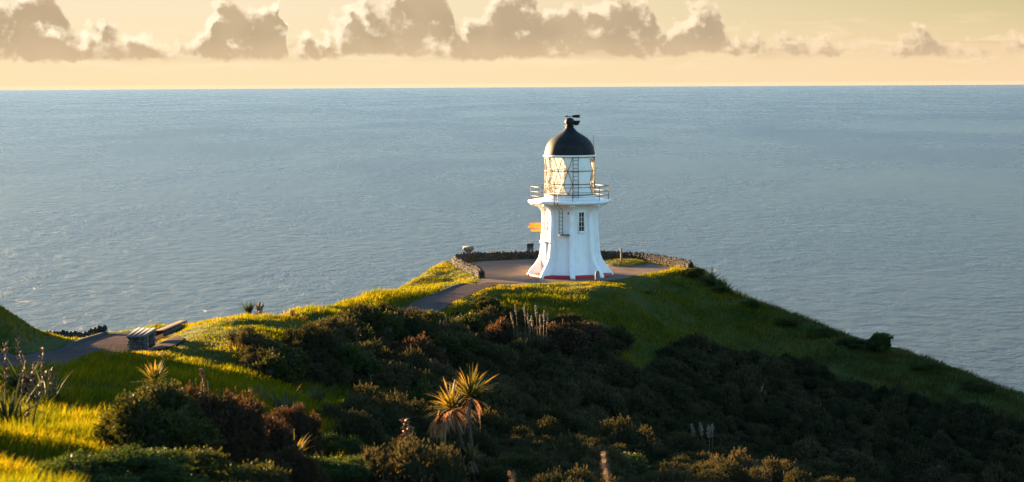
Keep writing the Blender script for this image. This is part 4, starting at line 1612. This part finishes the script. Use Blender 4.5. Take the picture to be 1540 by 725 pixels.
flax(1108, 46.8, 0.33, 90, 'sunlit straw tussock at the bottom edge below the pampas', [(-0.2, 0, 0.5, -0.3), (0.25, 0, 0.5, 0.5)], 17, 0.02, mat='dry_grass', elev=(25, 88), lift=0.1, name='tussock', cat='tussock')
flax(945, 131.5, 0.3, 30, 'small sunlit tussock on the raised grass bed', [], 18, 0.03, mat='grass', elev=(30, 85), lift=0.15, name='tussock', cat='tussock')


def pampas(px, Y, hgt, plumes, label, seed, n=220, lift=0.2, group=None, plume_len=0.5):
    p = ground(px, Y)
    root = empty('pampas_grass', (p[0], p[1], p[2] + lift))
    tag(root, label, 'pampas grass', group)
    blade_strips(n, hgt * 0.62, 0.018, seed, (40, 88), 0.75, 4, 0.2).build('blades', M['flax'], root)
    r_ = np.random.default_rng(seed)
    for i, (dx, top, lean) in enumerate(plumes):
        t = np.linspace(0, 1, 6)
        pts = np.stack([dx + lean * t ** 2, 0.1 * r_.normal() + 0 * t, t * top], 1)
        g = Geo()
        g.tube(pts, 0.008, 4)
        st_ = g.build('stalk', M['flax_stalk'], root)
        g = Geo()
        k = 90
        u = r_.random(k)
        d = pts[-1] - pts[-2]; d /= np.linalg.norm(d)
        c = pts[-1][None] - d[None] * ((1 - u) * plume_len)[:, None]
        w = 0.045 * np.sin(np.clip(u * 0.9 + 0.12, 0, 1) * math.pi)
        c = c + r_.normal(0, 0.5, (k, 3)) * w[:, None]
        nn = r_.normal(0, 1, (k, 3))
        v, f, a = leaf_quads(c, nn, np.full(k, 0.045), r_.random(k), 2.2)
        g.add(v, f, a)
        g.tube([pts[-1] - d * plume_len, pts[-1] - d * plume_len * 0.55, pts[-1] - d * plume_len * 0.2, pts[-1] + d * 0.03], [0.010, 0.036, 0.028, 0.004], 6, 0.5)
        g.build('plume', M['plume'], st_)
    return root


pampas(782, 97, 2.0, [(-0.25, 1.8, -0.2), (-0.1, 2.2, -0.15), (0.25, 2.15, -0.05), (0.45, 1.75, -0.1), (0.5, 1.4, -0.1)], 'pampas clump with scattered pale plumes in the dark gully, the left of the two', 21, n=340, lift=0.6)
pampas(808, 98.5, 1.8, [(0.0, 2.2, -0.1), (0.12, 1.75, 0.0), (0.28, 1.95, 0.05), (0.42, 1.8, 0.05), (-0.2, 1.7, -0.1)], 'pampas clump with tight bunch of pale plumes in the dark gully, the right of the two', 22, n=340, lift=0.5)
pampas(1066, 55, 1.15, [(-0.30, 1.32, -0.15), (-0.1, 1.35, -0.12), (0.05, 1.3, -0.05), (0.12, 1.3, 0.0)], 'lone tall pampas with four pale plumes low on the dark right slope', 23, plume_len=0.34, lift=0.45)
pampas(388, 67.5, 0.4, [(0.0, 0.46, 0.02), (0.06, 0.40, 0.1), (-0.04, 0.38, -0.04)], 'small pampas tuft with a bright white plume on the crest skyline', 24, n=60, plume_len=0.32, lift=0.14)
pampas(560, 60, 0.6, [], 'soft grey-green grass clump in the dim hollow left of the cabbage tree', 25, n=120, lift=0.0)
pampas(985, 100, 1.3, [], 'soft grey-green grass clump among the dark scrub below the headland face', 26, n=150, lift=0.2)
pampas(1135, 104, 1.2, [(0.3, 0.9, 0.2)], 'thin grass clump among the dark scrub on the middle of the right slope', 27, n=80, lift=0.3)


# cabbage trees


def cabbage_head(root, c, r, seed, n=85, skirt=45, mat='cabbage', tilt=(0, 0), elev=(5, 88), width=0.042):
    g = blade_strips(n, r, width, seed, elev, 0.38, 5, 0.03)
    o = g.build('leaf_head', M[mat], root)
    o.location = c
    o.rotation_euler = (tilt[0], tilt[1], 0)
    if skirt:
        g = blade_strips(skirt, r * 1.0, width * 0.85, seed + 50, (-70, 0), 0.8, 5, 0.05)
        s = g.build('dead_leaf_skirt', M['dead_leaf'], root)
        s.location = (c[0], c[1], c[2] - 0.04)
        s.rotation_euler = (tilt[0], tilt[1], 0)
    return o


def build_big_cabbage():
    Y = 40.0
    p = ground(712, Y)
    root = empty('cabbage_tree', (p[0], p[1], p[2] - 0.1))
    tag(root, 'twin-headed cabbage tree with two thin trunks and shaggy sunlit leaf heads', 'cabbage tree')

    def at(px, py, dy=0.0):
        q = ray_point(px, py, Y + dy)
        return q - np.array([p[0], p[1], p[2] - 0.1])
    foot = at(713, 752); foot[2] = min(foot[2], 0.0)
    g = Geo()
    t1 = smooth_line([foot, at(712, 700), at(708, 660), at(704, 625), at(709, 598)], 14)
    g.tube(t1, np.linspace(0.045, 0.032, 14), 8)
    g.build('trunk', M['bark'], root, True)
    g = Geo()
    t2 = smooth_line([at(712, 700), at(696, 670, 0.05), at(686, 640, 0.1), at(681, 614, 0.1)], 12)
    g.tube(t2, np.linspace(0.032, 0.024, 12), 8)
    g.build('trunk', M['bark'], root, True)
    cabbage_head(root, at(708, 597), 0.66, 101, 92, 18, elev=(18, 88))
    cabbage_head(root, at(680, 614, 0.1), 0.62, 102, 92, 90, tilt=(0, R(-22)), elev=(10, 88))
    cabbage_head(root, at(708, 690, -0.1), 0.34, 103, 34, 36)
    # a hank of dead leaves hanging at the left
    r_ = np.random.default_rng(77)
    g = Geo()
    for i in range(26):
        s = at(672 + r_.uniform(-14, 8), 628 + r_.uniform(-12, 14), r_.uniform(-0.1, 0.3))
        e = s + np.array([r_.uniform(-0.22, 0.02), r_.uniform(-0.1, 0.1), -r_.uniform(0.25, 0.68)])
        m = (s + e) / 2 + np.array([r_.uniform(-0.08, 0.0), 0, 0.06])
        w = np.array([0.011, 0.008, 0])
        g.add([s - w, s + w, m + w * 1.3, m - w * 1.3, e + w * 0.4, e - w * 0.4], [(0, 1, 2, 3), (3, 2, 4, 5)])
    g.build('dead_leaf_skirt', M['dead_leaf'], root)


build_big_cabbage()


def build_small_cabbage():
    Y = 37.5
    p = ground(233, Y)
    root = empty('cabbage_tree', (p[0], p[1], p[2] - 0.05))
    tag(root, 'small single-headed cabbage tree with round sunlit tuft behind the big olive bush', 'cabbage tree')
    c = ray_point(232, 574, Y) - np.array([p[0], p[1], p[2] - 0.05])
    g = Geo()
    g.tube([(0.05, 0, 0), (0.04, 0, c[2] * 0.5), (c[0], 0, c[2])], [0.05, 0.04, 0.035], 8)
    g.build('trunk', M['bark'], root, True)
    cabbage_head(root, c, 0.42, 111, 90, 34)


build_small_cabbage()


def stalk_plant(px, py, Y, hpx, label, seed, stalks=1, r=0.03):
    """brown seed stalk standing close to the viewer"""
    p = ground(px, Y)
    top = ray_point(px, py, Y)
    H = top[2] - p[2]
    root = empty('seed_stalk', (p[0], p[1], p[2] - 0.05))
    tag(root, label, 'seed stalk')
    r_ = np.random.default_rng(seed)
    for i in range(stalks):
        g = Geo()
        t = np.linspace(0, 1, 8)
        dx = (i - (stalks - 1) / 2) * 0.14
        pts = np.stack([dx + 0.05 * np.sin(t * 3 + i), 0.05 * i + 0 * t, t * H * (1 - 0.12 * i)], 1)
        g.tube(pts, np.linspace(0.010, 0.004, 8), 5)
        for k in range(60):
            u = 1 - r_.random() ** 1.3 * (hpx * Y / F / H)
            q = np.array([np.interp(u, t, pts[:, 0]), np.interp(u, t, pts[:, 1]), u * pts[-1][2]])
            d = r_.normal(0, 1, 3); d[2] = abs(d[2]); d /= np.linalg.norm(d)
            g.tube([q, q + d * r, q + d * r * 1.9], [r * 0.15, r * 0.38, r * 0.08], 4)
        g.build('stalk', M['dead_leaf'], root)


stalk_plant(612, 628, 34, 60, 'pair of rusty seed stalks left of the twin-headed cabbage tree', 201, 2, 0.05)
stalk_plant(905, 668, 11, 60, 'blurred orange seed stalk at the bottom edge right of centre', 202, 1, 0.013)
stalk_plant(766, 700, 12, 30, 'blurred orange plume tip poking up at the bottom edge beside the cabbage tree', 203, 1, 0.012)
stalk_plant(300, 552, 36, 24, 'thin brown seed stalk against the shaded grass right of the small cabbage tree', 204, 1, 0.03)

# ------------------------------------------------------------------ scrub covering the gully (too many to count) and grass


def build_scrub():
    g = Geo()
    pro = [shrub_arrays(9, 520, 0.066, 300 + i, 0.68, 0.17, 4, 0.2, nu=7, nv=5, elong=2.2).arrays() for i in range(5)]
    near = [shrub_arrays(10, 1500, 0.038, 330 + i, 0.68, 0.14, 5, 0.2, nu=8, nv=5).arrays() for i in range(3)]
    n = 60000
    x = rng.uniform(-16, 40, n); y = rng.uniform(30, 116, n)
    d, _, _, ins = poly_dist(x, y, LAND)
    z = height(x, y)
    m = scrub_mask(x, y, z)
    px, py = project(x, y, z)
    ok = (m > 0.6) & ins & (d > 1.2) & (px > 330) & (px < 1680) & (py < 830) & ~((np.abs(x + 0.70) < 0.95) & (y > 29) & (y < 40.9))
    x, y, z = x[ok], y[ok], z[ok]
    taken = np.zeros((0, 3))
    V = 0
    cells = {}
    cnt = 0
    for i in range(len(x)):
        r = (0.46 + 0.60 * rng.random() ** 1.6) * (0.75 + 0.25 * min(1, y[i] / 90))
        key = (int(x[i] // 1.2), int(y[i] // 1.2))
        bad = False
        for a in (-1, 0, 1):
            for b in (-1, 0, 1):
                for (qx, qy, qr) in cells.get((key[0] + a, key[1] + b), ()):
                    if (qx - x[i]) ** 2 + (qy - y[i]) ** 2 < (0.43 * (qr + r)) ** 2:
                        bad = True
                        break
        if bad:
            continue
        cells.setdefault(key, []).append((x[i], y[i], r))
        v, f3, f4, a = pro[rng.integers(5)] if y[i] > 62 else near[rng.integers(3)]
        an = rng.uniform(0, 6.28)
        c_, s_ = math.cos(an), math.sin(an)
        h = r * rng.uniform(0.6, 1.5)
        vv = np.stack([(v[:, 0] * c_ - v[:, 1] * s_) * r + x[i], (v[:, 0] * s_ + v[:, 1] * c_) * r + y[i], v[:, 2] * h + z[i] - 0.12 * h], 1)
        g.f4.append(f4 + g.n)
        g.v.append(vv); g.a.append(np.clip(a * 0.6 + rng.uniform(-0.2, 0.5), 0, 1)); g.n += len(vv)
        cnt += 1
    print('scrub clumps', cnt)
    o = g.build('scrub', M['scrub'])
    tag(o, 'dense low dark coastal scrub filling the gully and the right slope', 'scrub', kind='stuff')


build_scrub()


def build_grass():
    bands = [(13, 32, 900, 0.016, 1.0), (32, 50, 420, 0.020, 1.0), (50, 76, 300, 0.026, 1.0), (76, 112, 140, 0.036, 1.0), (112, 139, 150, 0.034, 1.0)]
    PX, PY, HH, WW, DRY = [], [], [], [], []
    for (y0, y1, dens, wd, _) in bands:
        xl = -0.27 * y1 - 3; xr = 0.27 * y1 + 2
        n = int((xr - xl) * (y1 - y0) * dens)
        x = rng.uniform(xl, xr, n); y = rng.uniform(y0, y1, n)
        keep = (np.abs(x) < 0.27 * y + 3)
        x, y = x[keep], y[keep]
        z0 = tps(x, y)
        px, py = project(x, y, z0)
        keep = (py < 800) & (px > -160) & (px < 1640)
        x, y = x[keep], y[keep]
        d, _, _, ins = poly_dist(x, y, LAND)
        keep = ins | (d < 2.0)
        x, y = x[keep], y[keep]
        z = tps(x, y)
        keep = scrub_mask(x, y, z) < rng.uniform(0.1, 0.9, len(x))
        x, y = x[keep], y[keep]
        pd = paved_dist(x, y)
        keep = pd > 0.06
        x, y, pd = x[keep], y[keep], pd[keep]
        dwall = poly_dist(x, y, TERR_WALL, False)[0]
        keep = dwall > 0.3
        x, y, pd = x[keep], y[keep], pd[keep]
        PX.append(x); PY.append(y)
        tall = np.clip(0.95 + 1.7 * fbm(x * 0.8, y * 0.8, 51, 3), 0.3, 2.0) + 0.9 * np.clip((vnoise(x * 1.4, y * 1.4, 61) - 0.72) / 0.15, 0, 1)
        tall = tall * np.where(fbm(x * 0.5, y * 0.5, 91, 3) < -0.17, 0.45, 1.0)
        nz = 2.5 * fbm(x * 0.5, y * 0.5, 71, 3)
        l1 = np.clip((y - 112.5 + 0.15 * np.abs(x) + nz) / 3, 0, 1) * np.clip((10.5 - x + nz) / 3.5, 0, 1) * np.clip((x + 9) / 2, 0, 1)
        l2 = np.clip((y - 57 + nz) / 3, 0, 1) * np.clip((74 - y) / 2, 0, 1) * np.clip((-5.5 - x + nz) / 2, 0, 1)
        lawn = np.maximum(l1, l2)
        hh = (0.20 - 0.12 * lawn) * tall
        hh = np.where(y < 33, 0.135 * tall, hh)
        hh = np.where(pd < 0.4, hh * 0.6, hh)
        hh = np.where((y > 56) & (y < 66) & (x < -8), np.minimum(hh, 0.085), hh)
        HH.append(hh); WW.append(np.full(len(x), wd))
        qx, _q = project(x, y, tps(x, y))
        DRY.append(np.clip((qx - 1060) / 200, 0, 1) * (y > 90) + 0.25 * (rng.random(len(x)) < 0.2))
    x = np.concatenate(PX); y = np.concatenate(PY); h = np.concatenate(HH); w = np.concatenate(WW); dry = np.concatenate(DRY)
    # bed by the wall
    k = 900
    an = rng.uniform(0, 6.28, k); rr = np.sqrt(rng.random(k)) * 0.95
    bx = ISLAND_C[0] + ISLAND_R[0] * rr * np.cos(an); by = ISLAND_C[1] + ISLAND_R[1] * rr * np.sin(an)
    z = height(x, y)
    z = np.concatenate([z, 0.24 - 0.12 * rr]); x = np.concatenate([x, bx]); y = np.concatenate([y, by])
    h = np.concatenate([h, np.full(k, 0.12)]); w = np.concatenate([w, np.full(k, 0.03)]); dry = np.concatenate([dry, np.full(k, 0.3)])
    is_dry = rng.random(len(x)) < dry
    print('grass blades', len(x))
    for sel, name, mat, label in ((~is_dry, 'grass', 'grass', 'green grass of the lawns, crest and slopes'), (is_dry, 'dry_grass', 'dry_grass', 'dull straw-coloured grass on the right slope')):
        xs, ys, zs, hs, ws = x[sel], y[sel], z[sel], h[sel] * rng.uniform(0.6, 1.3, sel.sum()), w[sel]
        n = len(xs)
        a = rng.uniform(0, 6.28, n)
        lean = rng.normal(0, 0.35, (n, 2)) + np.array([0.25, 0.0])
        b = np.stack([np.cos(a), np.sin(a)], 1) * ws[:, None] * 0.5
        v = np.empty((n, 3, 3))
        v[:, 0, 0] = xs - b[:, 0]; v[:, 0, 1] = ys - b[:, 1]; v[:, 0, 2] = zs - 0.02
        v[:, 1, 0] = xs + b[:, 0]; v[:, 1, 1] = ys + b[:, 1]; v[:, 1, 2] = zs - 0.02
        v[:, 2, 0] = xs + lean[:, 0] * hs; v[:, 2, 1] = ys + lean[:, 1] * hs; v[:, 2, 2] = zs + hs
        g = Geo()
        g.add(v.reshape(-1, 3), np.arange(3 * n).reshape(n, 3), np.repeat(rng.random(n), 3))
        tag(g.build(name, M[mat]), label, 'grass', kind='stuff')


build_grass()
